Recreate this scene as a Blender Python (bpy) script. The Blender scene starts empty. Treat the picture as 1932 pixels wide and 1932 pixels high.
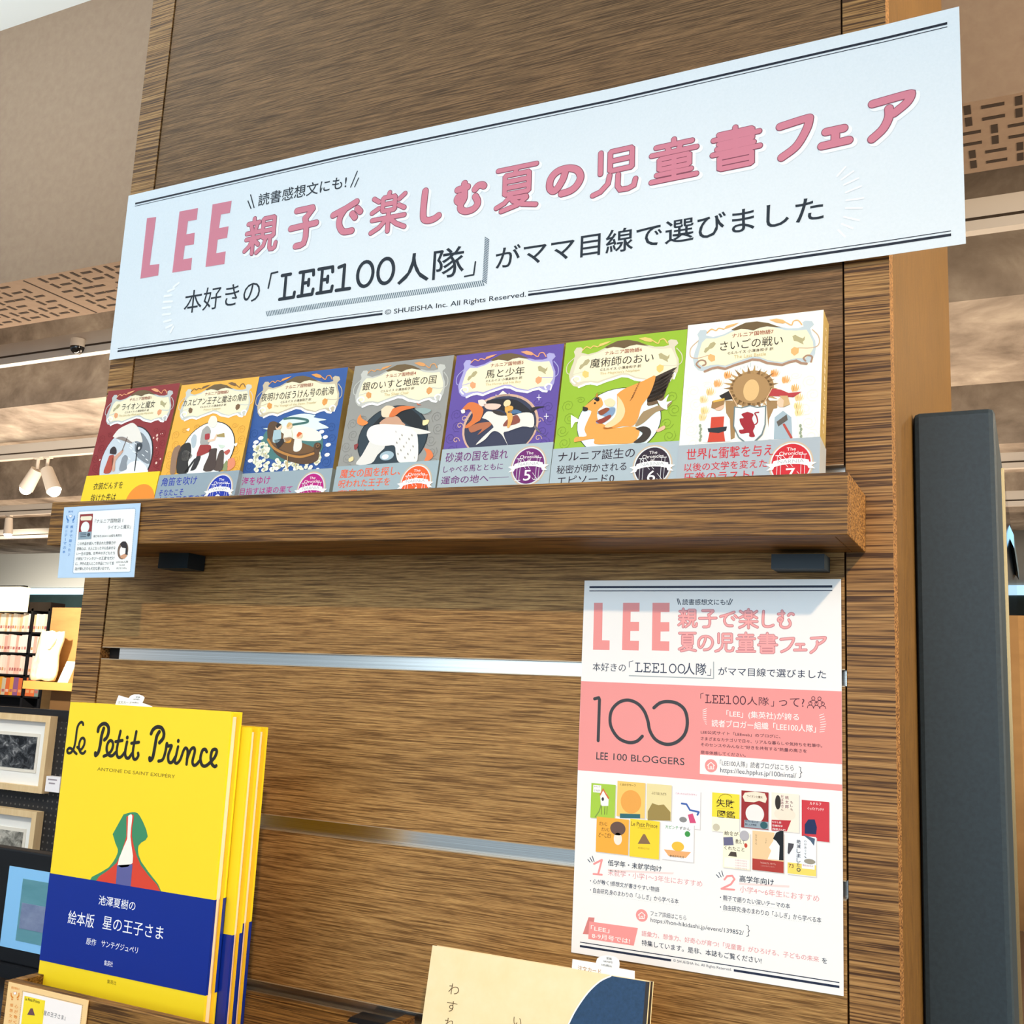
import bpy, bmesh, math, random
from mathutils import Vector, Matrix
random.seed(7)
scn = bpy.context.scene
COL = scn.collection
# ------------------------------------------------------------------ camera
F = 1996.7157750876158
RR = ((0.8979957820124606, 0.43740374300931606, 0.04776548010038774),
      (-0.03375783268936511, 0.1767254914438782, -0.9836811014785375),
      (-0.4387071736590332, 0.8817290208875417, 0.17346454826489158))
CAM = Vector((0.415360532446471, -1.0102831619499033, -0.12351738409901247))
cd = bpy.data.cameras.new('camera'); cam = bpy.data.objects.new('camera', cd); COL.objects.link(cam)
cd.sensor_width = 36; cd.lens = F/1932*36; cd.clip_start = .01; cd.clip_end = 200
r0, r1, r2 = (Vector(r) for r in RR)
m = Matrix.Identity(4)
for i in range(3):
    m[i][0] = r0[i]; m[i][1] = -r1[i]; m[i][2] = -r2[i]; m[i][3] = CAM[i]
cam.matrix_world = m
scn.camera = cam
# ------------------------------------------------------------------ light
vs = scn.view_settings
vs.view_transform = 'Standard'; vs.look = 'None'; vs.gamma = 1; vs.use_curve_mapping = False; vs.exposure = 0.0
w = bpy.data.worlds.new('daylight'); scn.world = w; w.use_nodes = True
bg = w.node_tree.nodes['Background']; bg.inputs[0].default_value = (.66, .84, 1.0, 1); bg.inputs[1].default_value = .64
def light(name, kind, loc, target, energy, color, size=.2, **k):
    d = bpy.data.lights.new(name, kind); o = bpy.data.objects.new(name, d); COL.objects.link(o)
    d.energy = energy; d.color = color
    if kind == 'AREA': d.shape = 'RECTANGLE'; d.size = size; d.size_y = k.get('sy', size)
    elif kind == 'SPOT': d.shadow_soft_size = size; d.spot_size = math.radians(k.get('ang', 40)); d.spot_blend = k.get('blend', .6)
    else: d.shadow_soft_size = size
    o.location = loc; o.rotation_euler = (Vector(target)-Vector(loc)).to_track_quat('-Z', 'Y').to_euler()
    return o
# shop spotlight over the visitor's right shoulder: casts the tray's shadow on the poster
light('shop_spotlight', 'SPOT', (1.3, -2.24, 1.23), (-.14, 0, -.50), 185, (1.0, .70, .42), .035, ang=46, blend=.95)
light('window_daylight', 'AREA', (-.6, -4.2, .9), (-.2, 0, .3), 99, (.72, .88, 1.0), 4.0, sy=2.2)
light('ceiling_downlight', 'SPOT', (-1.5, -1.0, 2.3), (-.75, 0, .6), 14, (1.0, .78, .52), .10, ang=34, blend=.9)
light('rear_spotlight', 'SPOT', (2.6, 3.2, 1.35), (.30, .5, .55), 48, (1.0, .75, .45), .08, ang=40, blend=.6)
light('ceiling_fill', 'AREA', (-3.2, -.6, 1.7), (-3.2, -.3, 3), 118, (.90, .98, 1.0), 2.0, sy=1.5)  # unseen area light, added to brighten the white ceiling
light('soffit_fill', 'AREA', (-2.6, -1.6, .2), (-3.0, 1.6, 1.9), 3, (1.0, .86, .76), 1.2, sy=1.2)  # added fill out of view, lifts the left beige fascia
light('soffit_fill', 'AREA', (2.6, .35, .5), (.7, 1.6, 1.5), 150, (1.0, .80, .58), 1.0, sy=1.0)  # same kind of added fill for the right fascia, behind the banner plane
light('soffit_underside_fill', 'SPOT', (-2.0, -.3, .1), (-2.75, 1.8, 1.37), 60, (1.0, .84, .64), .03, ang=34, blend=.8)  # extra spot out of view, put in to brighten the slotted underside
light('aisle_fill', 'AREA', (-4.3, 2.72, -.5), (-4.3, 3.2, 1.5), 135, (1.0, .86, .70), 3.0, sy=.3)  # added light hidden behind the pegboard, brightens the concrete beam face
light('hall_fill', 'AREA', (-6.0, 5.6, -1.2), (-6.0, 5.8, 2), 270, (1.0, .80, .60), 4.5, sy=3.5)  # added upward fill near the floor for the concrete, no fitting there
light('hall_fill', 'AREA', (-1.4, 5.0, -1.45), (-1.0, 5.0, 2), 260, (1.0, .80, .60), 2.4, sy=3)  # second added upward fill, kept hidden behind the cabinet
light('far_wall_fill', 'AREA', (-12.6, 9.5, .2), (-12.6, 11, 1.7), 62, (1.0, .97, .90), 3.0, sy=.5)  # hidden fill added to make the far wall paler
light('bookcase_lamp', 'SPOT', (-8.6, 5.6, 1.3), (-10.6, 8.5, 0), 950, (1.0, .88, .70), .1, ang=60, blend=.6)
light('frame_lamp', 'SPOT', (-2.9, .5, 1.2), (-3.6, 2.45, -.6), 120, (1.0, .88, .72), .1, ang=50, blend=.6)

# ------------------------------------------------------------------ helpers
def lin(h):
    if not isinstance(h, str): return tuple(h)
    h = h.lstrip('#'); c = [int(h[i:i+2], 16)/255 for i in (0, 2, 4)]
    return tuple(x/12.92 if x <= .04045 else ((x+.055)/1.055)**2.4 for x in c)
MATS = {}
def mat(h, rough=.55, metal=0., spec=.35, emit=0., name=None):
    k = (h, rough, metal, spec, emit)
    if k in MATS: return MATS[k]
    M = bpy.data.materials.new(name or 'surface'); M.use_nodes = True
    b = M.node_tree.nodes['Principled BSDF']; c = lin(h)
    b.inputs['Base Color'].default_value = (*c, 1); b.inputs['Roughness'].default_value = rough
    b.inputs['Metallic'].default_value = metal; b.inputs['Specular IOR Level'].default_value = spec
    if emit: b.inputs['Emission Color'].default_value = (*c, 1); b.inputs['Emission Strength'].default_value = emit
    MATS[k] = M; return M
def noise_mat(name, cols, scale, rough=.6, spec=.3, detail=5, bump=0., dist=.2, metal=0., lo=.3, hi=.7):
    """procedural: stretched noise through a colour ramp"""
    M = bpy.data.materials.new(name); M.use_nodes = True; nt = M.node_tree; b = nt.nodes['Principled BSDF']
    tc = nt.nodes.new('ShaderNodeTexCoord'); mp = nt.nodes.new('ShaderNodeMapping'); mp.inputs['Scale'].default_value = scale
    n = nt.nodes.new('ShaderNodeTexNoise'); n.inputs['Scale'].default_value = 1; n.inputs['Detail'].default_value = detail
    n.inputs['Roughness'].default_value = .6; n.inputs['Distortion'].default_value = dist
    r = nt.nodes.new('ShaderNodeValToRGB'); e = r.color_ramp.elements
    while len(e) < len(cols): e.new(.5)
    for i, c in enumerate(cols): e[i].position = lo+(hi-lo)*i/(len(cols)-1); e[i].color = (*lin(c), 1)
    L = nt.links.new
    L(tc.outputs['Object'], mp.inputs['Vector']); L(mp.outputs['Vector'], n.inputs['Vector']); L(n.outputs['Fac'], r.inputs['Fac'])
    L(r.outputs['Color'], b.inputs['Base Color'])
    b.inputs['Roughness'].default_value = rough; b.inputs['Specular IOR Level'].default_value = spec; b.inputs['Metallic'].default_value = metal
    if bump:
        bp = nt.nodes.new('ShaderNodeBump'); bp.inputs['Strength'].default_value = bump; bp.inputs['Distance'].default_value = .002
        L(n.outputs['Fac'], bp.inputs['Height']); L(bp.outputs['Normal'], b.inputs['Normal'])
    return M
def wood(name, light_c, mid_c, dark_c, freq, along=5., axis='x', rough=.5, contrast=.5, spec=.25, seed=0.):
    """grain lines run along one axis, spaced along z (or y); broad colour drift on top"""
    M = bpy.data.materials.new(name); M.use_nodes = True; nt = M.node_tree; b = nt.nodes['Principled BSDF']; L = nt.links.new
    tc = nt.nodes.new('ShaderNodeTexCoord')
    # slow wobble so the lines are not ruler straight
    mw = nt.nodes.new('ShaderNodeMapping'); mw.inputs['Scale'].default_value = (3, 3, 6); mw.inputs['Location'].default_value = (seed, seed, seed)
    L(tc.outputs['Object'], mw.inputs['Vector'])
    nw = nt.nodes.new('ShaderNodeTexNoise'); nw.inputs['Scale'].default_value = 1; nw.inputs['Detail'].default_value = 2; L(mw.outputs['Vector'], nw.inputs['Vector'])
    wob = nt.nodes.new('ShaderNodeVectorMath'); wob.operation = 'MULTIPLY_ADD'
    L(nw.outputs['Color'], wob.inputs[0]); wob.inputs[1].default_value = (0, .004, .005) if axis == 'x' else (.004, .004, 0); L(tc.outputs['Object'], wob.inputs[2])
    mp = nt.nodes.new('ShaderNodeMapping')
    mp.inputs['Scale'].default_value = {'x': (along, freq*.5, freq), 'y': (freq, along, freq), 'z': (freq, freq, along)}[axis]
    mp.inputs['Location'].default_value = (seed, seed*2, seed*3)
    L(wob.outputs[0], mp.inputs['Vector'])
    n = nt.nodes.new('ShaderNodeTexNoise'); n.inputs['Scale'].default_value = 1; n.inputs['Detail'].default_value = 3; n.inputs['Roughness'].default_value = .55
    L(mp.outputs['Vector'], n.inputs['Vector'])
    r = nt.nodes.new('ShaderNodeValToRGB'); e = r.color_ramp.elements; e.new(.5)
    e[0].position = .5-.5*contrast*.6; e[1].position = .52; e[2].position = .5+.5*contrast
    for i, c in enumerate((dark_c, mid_c, light_c)): e[i].color = (*lin(c), 1)
    L(n.outputs['Fac'], r.inputs['Fac'])
    # pores: short fine dashes
    m2 = nt.nodes.new('ShaderNodeMapping')
    m2.inputs['Scale'].default_value = {'x': (along*5, freq*2, freq*2.2), 'y': (freq*3, along*14, freq*3), 'z': (freq*3, freq*3, along*14)}[axis]
    L(wob.outputs[0], m2.inputs['Vector'])
    n2 = nt.nodes.new('ShaderNodeTexNoise'); n2.inputs['Scale'].default_value = 1; n2.inputs['Detail'].default_value = 2; L(m2.outputs['Vector'], n2.inputs['Vector'])
    mr = nt.nodes.new('ShaderNodeMapRange'); mr.inputs['From Min'].default_value = .35; mr.inputs['From Max'].default_value = .65
    mr.inputs['To Min'].default_value = .80; mr.inputs['To Max'].default_value = 1.12; L(n2.outputs['Fac'], mr.inputs['Value'])
    mx = nt.nodes.new('ShaderNodeVectorMath'); mx.operation = 'SCALE'; L(r.outputs['Color'], mx.inputs[0]); L(mr.outputs[0], mx.inputs['Scale'])
    # broad drift
    m3 = nt.nodes.new('ShaderNodeMapping'); m3.inputs['Scale'].default_value = (1.2, 6, 34) if axis == 'x' else (14, 3, 3) ; L(tc.outputs['Object'], m3.inputs['Vector'])
    n3 = nt.nodes.new('ShaderNodeTexNoise'); n3.inputs['Scale'].default_value = 1; n3.inputs['Detail'].default_value = 3; L(m3.outputs['Vector'], n3.inputs['Vector'])
    mr3 = nt.nodes.new('ShaderNodeMapRange'); mr3.inputs['From Min'].default_value = .3; mr3.inputs['From Max'].default_value = .7
    mr3.inputs['To Min'].default_value = .90; mr3.inputs['To Max'].default_value = 1.10; L(n3.outputs['Fac'], mr3.inputs['Value'])
    m4 = nt.nodes.new('ShaderNodeVectorMath'); m4.operation = 'SCALE'; L(mx.outputs[0], m4.inputs[0]); L(mr3.outputs[0], m4.inputs['Scale'])
    L(m4.outputs[0], b.inputs['Base Color'])
    b.inputs['Roughness'].default_value = rough; b.inputs['Specular IOR Level'].default_value = spec
    bp = nt.nodes.new('ShaderNodeBump'); bp.inputs['Strength'].default_value = .25; bp.inputs['Distance'].default_value = .001
    L(n.outputs['Fac'], bp.inputs['Height']); L(bp.outputs['Normal'], b.inputs['Normal'])
    return M

def ray(px):
    a, b = (px[0]-966)/F, (px[1]-966)/F
    return r0*a + r1*b + r2
def hit(px, O, n):                       # where the sight line of a photo point meets a plane
    d = ray(px); return CAM + d*((O-CAM).dot(n)/d.dot(n))
def at_y(px, Y): return hit(px, Vector((0, Y, 0)), Vector((0, 1, 0)))
def at_z(px, Z): return hit(px, Vector((0, 0, Z)), Vector((0, 0, 1)))

def link(o, parent=None):
    COL.objects.link(o)
    if parent is not None: o.parent = parent
    return o
def tag(o, label=None, cat=None, group=None, kind=None):
    if label: o['label'] = label
    if cat: o['category'] = cat
    if group: o['group'] = group
    if kind: o['kind'] = kind
    return o
def empty(name, loc=(0, 0, 0), label=None, cat=None, group=None):
    o = bpy.data.objects.new(name, None); o.empty_display_size = .05; COL.objects.link(o); o.location = loc
    return tag(o, label, cat, group)

class MB:
    """collects faces with materials, builds ONE mesh object"""
    def __init__(s): s.v = []; s.f = []; s.mi = []; s.ms = []; s.sm = []
    def mid(s, m):
        if m not in s.ms: s.ms.append(m)
        return s.ms.index(m)
    def add(s, vs, fs, m, smooth=False):
        o = len(s.v); s.v += [tuple(v) for v in vs]; k = s.mid(m)
        for f in fs: s.f.append([i+o for i in f]); s.mi.append(k); s.sm.append(smooth)
    def box(s, a, b, m, faces='all'):
        x0, y0, z0 = a; x1, y1, z1 = b
        V = [(x0,y0,z0),(x1,y0,z0),(x1,y1,z0),(x0,y1,z0),(x0,y0,z1),(x1,y0,z1),(x1,y1,z1),(x0,y1,z1)]
        s.add(V, [(3,2,1,0),(4,5,6,7),(0,1,5,4),(1,2,6,5),(2,3,7,6),(3,0,4,7)], m)
    def prism(s, pts, d, m):             # closed outline extruded by vector d
        n = len(pts); P = [Vector(p) for p in pts]; d = Vector(d)
        s.add(P+[p+d for p in P], [tuple(range(n))[::-1], tuple(range(n, 2*n))]+[(i, (i+1) % n, n+(i+1) % n, n+i) for i in range(n)], m)
    def tube(s, a, b, ra, rb, m, n=16, caps=True):
        a, b = Vector(a), Vector(b); t = (b-a).normalized(); u = t.orthogonal().normalized(); w_ = t.cross(u)
        V = [a+(u*math.cos(2*math.pi*i/n)+w_*math.sin(2*math.pi*i/n))*ra for i in range(n)] + [b+(u*math.cos(2*math.pi*i/n)+w_*math.sin(2*math.pi*i/n))*rb for i in range(n)]
        fs = [(i, (i+1) % n, n+(i+1) % n, n+i) for i in range(n)]
        s.add(V, fs, m, True)
        if caps: s.add(V[:n], [tuple(range(n))[::-1]], m); s.add(V[n:], [tuple(range(n))], m)
    def ball(s, c, r, m, nu=16, nv=10, sz=1., half=False):
        c = Vector(c); V = []; fs = []
        for j in range(nv+1):
            th = math.pi*j/nv*(.5 if half else 1)
            for i in range(nu):
                ph = 2*math.pi*i/nu; V.append(c+Vector((r*math.sin(th)*math.cos(ph), r*math.sin(th)*math.sin(ph), -r*sz*math.cos(th))))
        for j in range(nv):
            for i in range(nu): fs.append((j*nu+i, j*nu+(i+1) % nu, (j+1)*nu+(i+1) % nu, (j+1)*nu+i))
        s.add(V, fs, m, True)
    def build(s, name, parent=None, origin=None, bevel=0., label=None):
        me = bpy.data.meshes.new(name); O = Vector(origin) if origin is not None else Vector((0, 0, 0))
        me.from_pydata([tuple(Vector(v)-O) for v in s.v], [], s.f)
        for m_ in s.ms: me.materials.append(m_)
        me.polygons.foreach_set('material_index', s.mi); me.polygons.foreach_set('use_smooth', s.sm); me.update()
        o = bpy.data.objects.new(name, me); link(o, parent); o.location = O
        if bevel:
            b = o.modifiers.new('bevel', 'BEVEL'); b.width = bevel; b.segments = 2; b.limit_method = 'ANGLE'
        if label: o['label'] = label
        return o
def block(name, a, b, m, parent=None, bevel=0., label=None):
    k = MB(); k.box(a, b, m); return k.build(name, parent, None, bevel, label)

# text outlines from Blender's own built-in font
_tc = {}
def glyphs(s, bold=0., rnd=0.):
    bold = max(-.01, min(bold, .007)); k = (s, bold, rnd)
    if k in _tc: return _tc[k]
    c = bpy.data.curves.new('t', 'FONT'); c.body = s; c.size = 1; c.resolution_u = 3; c.offset = bold
    if rnd: c.bevel_depth = rnd; c.bevel_resolution = 1
    o = bpy.data.objects.new('t', c); COL.objects.link(o)
    dg = bpy.context.evaluated_depsgraph_get(); me = bpy.data.meshes.new_from_object(o.evaluated_get(dg))
    V = [(v.co.x, v.co.y, v.co.z) for v in me.vertices]
    Fs = [tuple(p.vertices) for p in me.polygons if rnd or p.normal.z > -.5]
    bpy.data.objects.remove(o); bpy.data.curves.remove(c); bpy.data.meshes.remove(me)
    xs = [v[0] for v in V]; ys = [v[1] for v in V]
    _tc[k] = (V, Fs, min(xs), max(xs), min(ys), max(ys)); return _tc[k]

def spline(P, n=6):
    if len(P) < 3: return P
    out = []
    Q = [P[0]]+list(P)+[P[-1]]
    for i in range(1, len(Q)-2):
        a, b, c, d = Q[i-1:i+3]
        for k in range(n):
            t = k/n
            out.append(tuple(.5*((2*b[j])+(c[j]-a[j])*t+(2*a[j]-5*b[j]+4*c[j]-d[j])*t*t+(3*b[j]-a[j]-3*c[j]+d[j])*t**3) for j in (0, 1)))
    out.append(tuple(P[-1])); return out

STEP = .00012
class Sheet(MB):
    """a flat printed face: O origin, ux right, uz up; print is laid on it in thin layers"""
    def __init__(s, O, ux=(1, 0, 0), uz=(0, 0, 1), bend=None, step=STEP):
        super().__init__(); s.O = Vector(O); s.ux = Vector(ux).normalized(); s.uz = Vector(uz).normalized(); s.n = s.ux.cross(s.uz)
        s.zo = (0, 0, 1); s.bend = bend; s.step = step
    def zoom(s, ox, oy, k): s.zo = (ox, oy, k)
    def uv(s, p):
        p = (s.zo[0]+p[0]*s.zo[2], s.zo[1]+p[1]*s.zo[2])
        q = hit(p, s.O, s.n)-s.O; return (q.dot(s.ux), q.dot(s.uz))
    def P(s, u, v, L=0): return s.O+s.ux*u+s.uz*v+s.n*(L*s.step+(s.bend(u) if s.bend else 0))
    def poly_uv(s, pts, m, L):
        s.add([s.P(u, v, L) for u, v in pts], [tuple(range(len(pts)))], m)
    def poly(s, pts, m, L): s.poly_uv([s.uv(p) for p in pts], m, L)
    def rect(s, p, q, m, L):             # upright rectangle between two photo corners (top-left, bottom-right)
        a, b = s.uv(p), s.uv(q); s.rect_uv(a[0], b[1], b[0], a[1], m, L)
    def rect_uv(s, u0, v0, u1, v1, m, L, cuts=()):
        us = [u0]+[c for c in cuts if u0 < c < u1]+[u1]
        for a, b in zip(us, us[1:]): s.poly_uv([(a, v0), (b, v0), (b, v1), (a, v1)], m, L)
    def ell_uv(s, u, v, a, b, m, L, n=36, t0=0, t1=360):
        s.poly_uv([(u+a*math.cos(math.radians(t0+(t1-t0)*i/n)), v+b*math.sin(math.radians(t0+(t1-t0)*i/n))) for i in range(n if t1-t0 == 360 else n+1)], m, L)
    def ell(s, c, rx, ry, m, L, n=36, **k):
        u, v = s.uv(c); u2, _ = s.uv((c[0]+rx, c[1])); _, v2 = s.uv((c[0], c[1]-ry)); s.ell_uv(u, v, abs(u2-u), abs(v2-v), m, L, n, **k)
    def stroke_uv(s, P, wd, m, L, closed=False, cap=True):
        h = wd/2; Q = [P[0]]
        for p in P[1:]:
            if math.hypot(p[0]-Q[-1][0], p[1]-Q[-1][1]) > h*.04: Q.append(p)
        if len(Q) > 3 and math.hypot(Q[0][0]-Q[-1][0], Q[0][1]-Q[-1][1]) < h*.1: closed = True
        if closed and math.hypot(Q[0][0]-Q[-1][0], Q[0][1]-Q[-1][1]) < h*.1: Q.pop()
        n = len(Q)
        if not closed:
            for i in range(1, n-1):
                ax, ay, bx, by = Q[i][0]-Q[i-1][0], Q[i][1]-Q[i-1][1], Q[i+1][0]-Q[i][0], Q[i+1][1]-Q[i][1]
                if (ax*bx+ay*by) < .45*math.hypot(ax, ay)*math.hypot(bx, by):
                    s.stroke_uv(Q[:i+1], wd, m, L, False, cap); s.stroke_uv(Q[i:], wd, m, L, False, cap); return
        if n == 1:
            if cap: s.ell_uv(Q[0][0], Q[0][1], h, h, m, L, 12)
            return
        s.ns = (getattr(s, 'ns', 0)+1) % 24; L = L+s.ns*.000004/s.step
        D = []
        for i in range(n if closed else n-1):
            a, b = Q[i], Q[(i+1) % n]; l = math.hypot(b[0]-a[0], b[1]-a[1]); D.append(((b[0]-a[0])/l, (b[1]-a[1])/l))
        lo, hi = [], []
        for i in range(n):
            if closed: d0, d1 = D[i-1], D[i]
            else: d0, d1 = D[max(i-1, 0)], D[min(i, n-2)]
            nx, ny = -(d0[1]+d1[1]), d0[0]+d1[0]; l = math.hypot(nx, ny)
            if l < .05: nx, ny, l = -d0[1], d0[0], 1.
            nx /= l; ny /= l; k = 1/max(nx*-d0[1]+ny*d0[0], .55)
            x, y = Q[i]; lo.append((x-nx*h*k, y-ny*h*k)); hi.append((x+nx*h*k, y+ny*h*k))
        dl = .0000012/s.step
        V = [s.P(*p, L+i*dl) for i, p in enumerate(lo)]+[s.P(*p, L+i*dl) for i, p in enumerate(hi)]
        s.add(V, [(i, (i+1) % n, n+(i+1) % n, n+i) for i in range(n if closed else n-1)], m)
        if cap and not closed:
            for (x, y), (dx, dy) in ((Q[0], (-D[0][0], -D[0][1])), (Q[-1], D[-1])):
                a0 = math.atan2(dy, dx)-math.pi/2
                s.add([s.P(x+h*math.cos(a0+t*math.pi/8), y+h*math.sin(a0+t*math.pi/8), L) for t in range(9)], [tuple(range(9))], m)
    def wid(s, w, p):                    # a width in photo points at p -> metres on the sheet
        a = s.uv(p); b = s.uv((p[0]+w, p[1])); return abs(a[0]-b[0])
    def stroke(s, P, wpx, m, L, closed=False, smooth=False, cap=True):
        if smooth: P = spline(P)
        s.stroke_uv([s.uv(p) for p in P], s.wid(wpx, P[0]), m, L, closed, cap)
    def text_uv(s, t, u0, v0, u1, v1, m, L, bold=0., rnd=0.):
        V, Fs, a, b, c, d = glyphs(t, bold, rnd); kx = (u1-u0)/max(b-a, 1e-6); ky = (v1-v0)/max(d-c, 1e-6)
        s.add([s.P(u0+(x-a)*kx, v0+(y-c)*ky, L) for x, y, z in V], Fs, m)
    def text(s, t, BL, BR, TL, m, L, bold=0., rnd=0.):   # three ink corners in the photo
        a, b, c = s.uv(BL), s.uv(BR), s.uv(TL); v0 = (a[1]+b[1])/2
        s.text_uv(t, a[0], v0, b[0], v0+c[1]-a[1], m, L, bold, rnd)
    def char(s, t, c, w_, h_, m, L, bold=0., rnd=0.):     # centre, ink width and height in photo points
        u, v = s.uv(c); a = s.wid(w_, c)/2; v2 = s.uv((c[0], c[1]-h_/2))[1]-v
        s.text_uv(t, u-a, v-v2, u+a, v+v2, m, L, bold, rnd)
    def vtext(s, t, p, q, size, m, L, bold=0.):           # a column of characters from p (centre of first) to q (centre of last)
        n = len(t)
        for i, ch in enumerate(t):
            k = i/max(n-1, 1); c = (p[0]+(q[0]-p[0])*k, p[1]+(q[1]-p[1])*k)
            if ch == 'ー': s.stroke([(c[0], c[1]-size*.35), (c[0], c[1]+size*.35)], size*.12, m, L)
            elif ch != ' ': s.char(ch, c, size*(.5 if ch in 'りいっ' else .9), size*.9, m, L, bold)
INK = lambda h: mat(h, .5, 0, .3, name='printed_ink')
PAPER = lambda h, r=.45: mat(h, r, 0, .35, name='paper')

# ------------------------------------------------------------------ the room
W_FACADE = noise_mat('painted_beige_board', ('#7c6857', '#83705e'), (30, 30, 30), .75, .2)
W_CONC = noise_mat('raw_concrete', ('#62584f', '#80756a', '#978c80', '#b0a698'), (3.2, 3.2, 3.6), .85, .15, 10, .5, .35)
W_WHITE = mat('#eef2f1', .8, 0, .2, name='white_plaster')
FLOOR = noise_mat('floor_tile', ('#8a7a68', '#9c8b78'), (3, 3, 3), .5)
def structure(o): o['kind'] = 'structure'; return o
structure(block('floor', (-16, -5, -1.70), (5, 12, -1.62), FLOOR))
structure(block('ceiling', (-8, -3.2, 2.52), (5, 1.6, 2.60), W_WHITE))
structure(block('ceiling_concrete', (-16, 1.98, 2.15), (5, 12, 2.25), W_CONC))
# lowered ceiling box with the slotted underside
SOF = 1.374
k = MB(); k.box((-9, 1.6, SOF), (5, 1.975, 2.52), W_FACADE); structure(k.build('trim_1'))
k = MB(); hole = mat('#2a1d12', .9)
random.seed(3)
jx = [at_z((p, q), SOF).x for p, q in ((50, 532), (1840, 250))]
pw = .62; x0 = jx[0]-pw*3
for i in range(13):
    xa = x0+i*pw; k.box((xa-.004, 1.61, SOF-.0012), (xa+.004, 1.97, SOF+.001), hole)
    for r in range(6):
        for c_ in range(9):
            if random.random() < .06: continue
            cx = xa+.05+(c_+.5)*(pw-.1)/9; cy = 1.635+r*.058
            if (c_ % 3 + r//2) % 2: k.box((cx-.026, cy-.007, SOF-.0012), (cx+.026, cy+.007, SOF+.001), hole)
            else: k.box((cx-.008, cy-.021, SOF-.0012), (cx+.008, cy+.021, SOF+.001), hole)
structure(k.build('trim_2'))
for i, (ya, yb, zb) in enumerate(((3.29, 4.45, 1.5), (5.55, 6.35, 1.46), (8.0, 8.9, 1.5))):
    structure(block('trim_%d' % (i+3), (-16, ya, zb), (5, yb, 2.15), W_CONC))
structure(block('wall_back', (-16, 11.0, 1.2), (5, 11.1, 2.15), mat('#d9d6cb', .8)))
structure(block('window_1', (-16, 10.98, 1.17), (5, 11.08, 1.27), mat('#b9e2ff', .4, 0, .3, 1.1)))
structure(block('wall_lower', (-16, 11.0, -1.62), (5, 11.1, 1.17), noise_mat('dark_teal_panel', ('#22302f', '#2f4140'), (2, 2, 2), .5)))

structure(block('wall_right', (4.9, 1.98, -1.62), (5.0, 11, 2.15), W_FACADE))
structure(block('wall_left', (-16.1, 1.98, -1.62), (-16, 11, 2.15), W_FACADE))
# ------------------------------------------------------------------ background furniture
GREY = mat('#bdb7af', .5, 0); SLOT = mat('#33291f', .7); LAMPW = mat('#cfc6ba', .5)
def track(name, Y, z, x0, x1, label):
    t = empty(name, ((x0+x1)/2, Y, z), label, 'light track', 'lighting tracks under the concrete ceiling')
    a = MB(); a.box((x0, Y-.02, z-.045), (x1, Y+.02, z+.06), GREY); o = a.build('rail_body'); o.parent = t; o.location = -t.location
    a = MB(); a.box((x0, Y-.0215, z-.012), (x1, Y-.02, z-.003), SLOT); o = a.build('slot'); o.parent = t; o.location = -t.location
    for xx in (x0+.6, (x0+x1)/2, x1-.6):
        a = MB(); a.tube((xx, Y, z+.04), (xx, Y, 2.15), .006, .006, GREY, 8); o = a.build('hanger'); o.parent = t; o.location = -t.location
    return t
y1 = at_z((100, 650), 1.41).y
track('light_track', at_z((60, 667), 1.41).y, 1.41, -9, 4, 'grey lighting track nearest the slotted beige ceiling box')
track('light_track', at_z((60, 853), 1.41).y, 1.41, -13, -1.2, 'grey lighting track carrying the pair of lit spotlights')
Y3 = at_z((60, 962), 1.41).y; Y4 = at_z((60, 1008), 1.41).y
track('light_track', Y3, 1.41, -14, 4, 'third grey lighting track back, with one lit spotlight at far left')
track('light_track', Y4, 1.41, -15, 4, 'farthest grey lighting track, seen just below the single spotlight')
Y2 = at_z((60, 853), 1.41).y
def spot(top_px, lens_px, Y, label, lit=True, r=.05):
    a = at_y(top_px, Y); b = at_y(lens_px, Y); t = empty('track_spotlight', a, label, 'spotlight', 'spotlights on the lighting tracks')
    d = (b-a); l = d.length; d.normalize(); zt = 1.375-a.z
    k_ = MB(); k_.box((-.03, -.018, zt-.02), (.03, .018, zt), LAMPW); k_.build('adapter', t)
    k_ = MB(); k_.tube((0, 0, zt-.02), (0, 0, 0), .012, .012, LAMPW, 10); k_.build('arm', t)
    k_ = MB(); k_.tube((0, 0, 0), d*l, r*.82, r, LAMPW, 20); lb = k_.build('lamp_body', t)
    k_ = MB(); k_.ball(d*l, r*.84, mat('#fff6e0', .4, 0, .3, 14 if lit else .3), 20, 12); k_.build('lens', lb)
spot((70, 886), (49, 922), Y2, 'left of the two lit spotlights hanging together, tilted to the left')
spot((88, 886), (102, 926), Y2, 'right of the two lit spotlights hanging together, tilted to the right')
spot((17, 978), (15, 1008), Y3, 'single lit spotlight pointing straight down at the far left edge', r=.042)
Yc = at_z((145, 668), 1.36).y
c0 = at_y((146, 660), Yc)
t = empty('dome_camera', c0, 'small black security dome camera under the grey lighting track', 'security camera')
k = MB(); k.tube((0, 0, .012), (0, 0, .05), .034, .034, LAMPW, 20); k.build('mount', t)
k = MB(); k.ball((0, 0, .012), .034, mat('#120f0d', .12, 0, .6), 20, 8, 1, True); k.build('dome', t)

BLK = mat('#16161a', .55)
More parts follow.
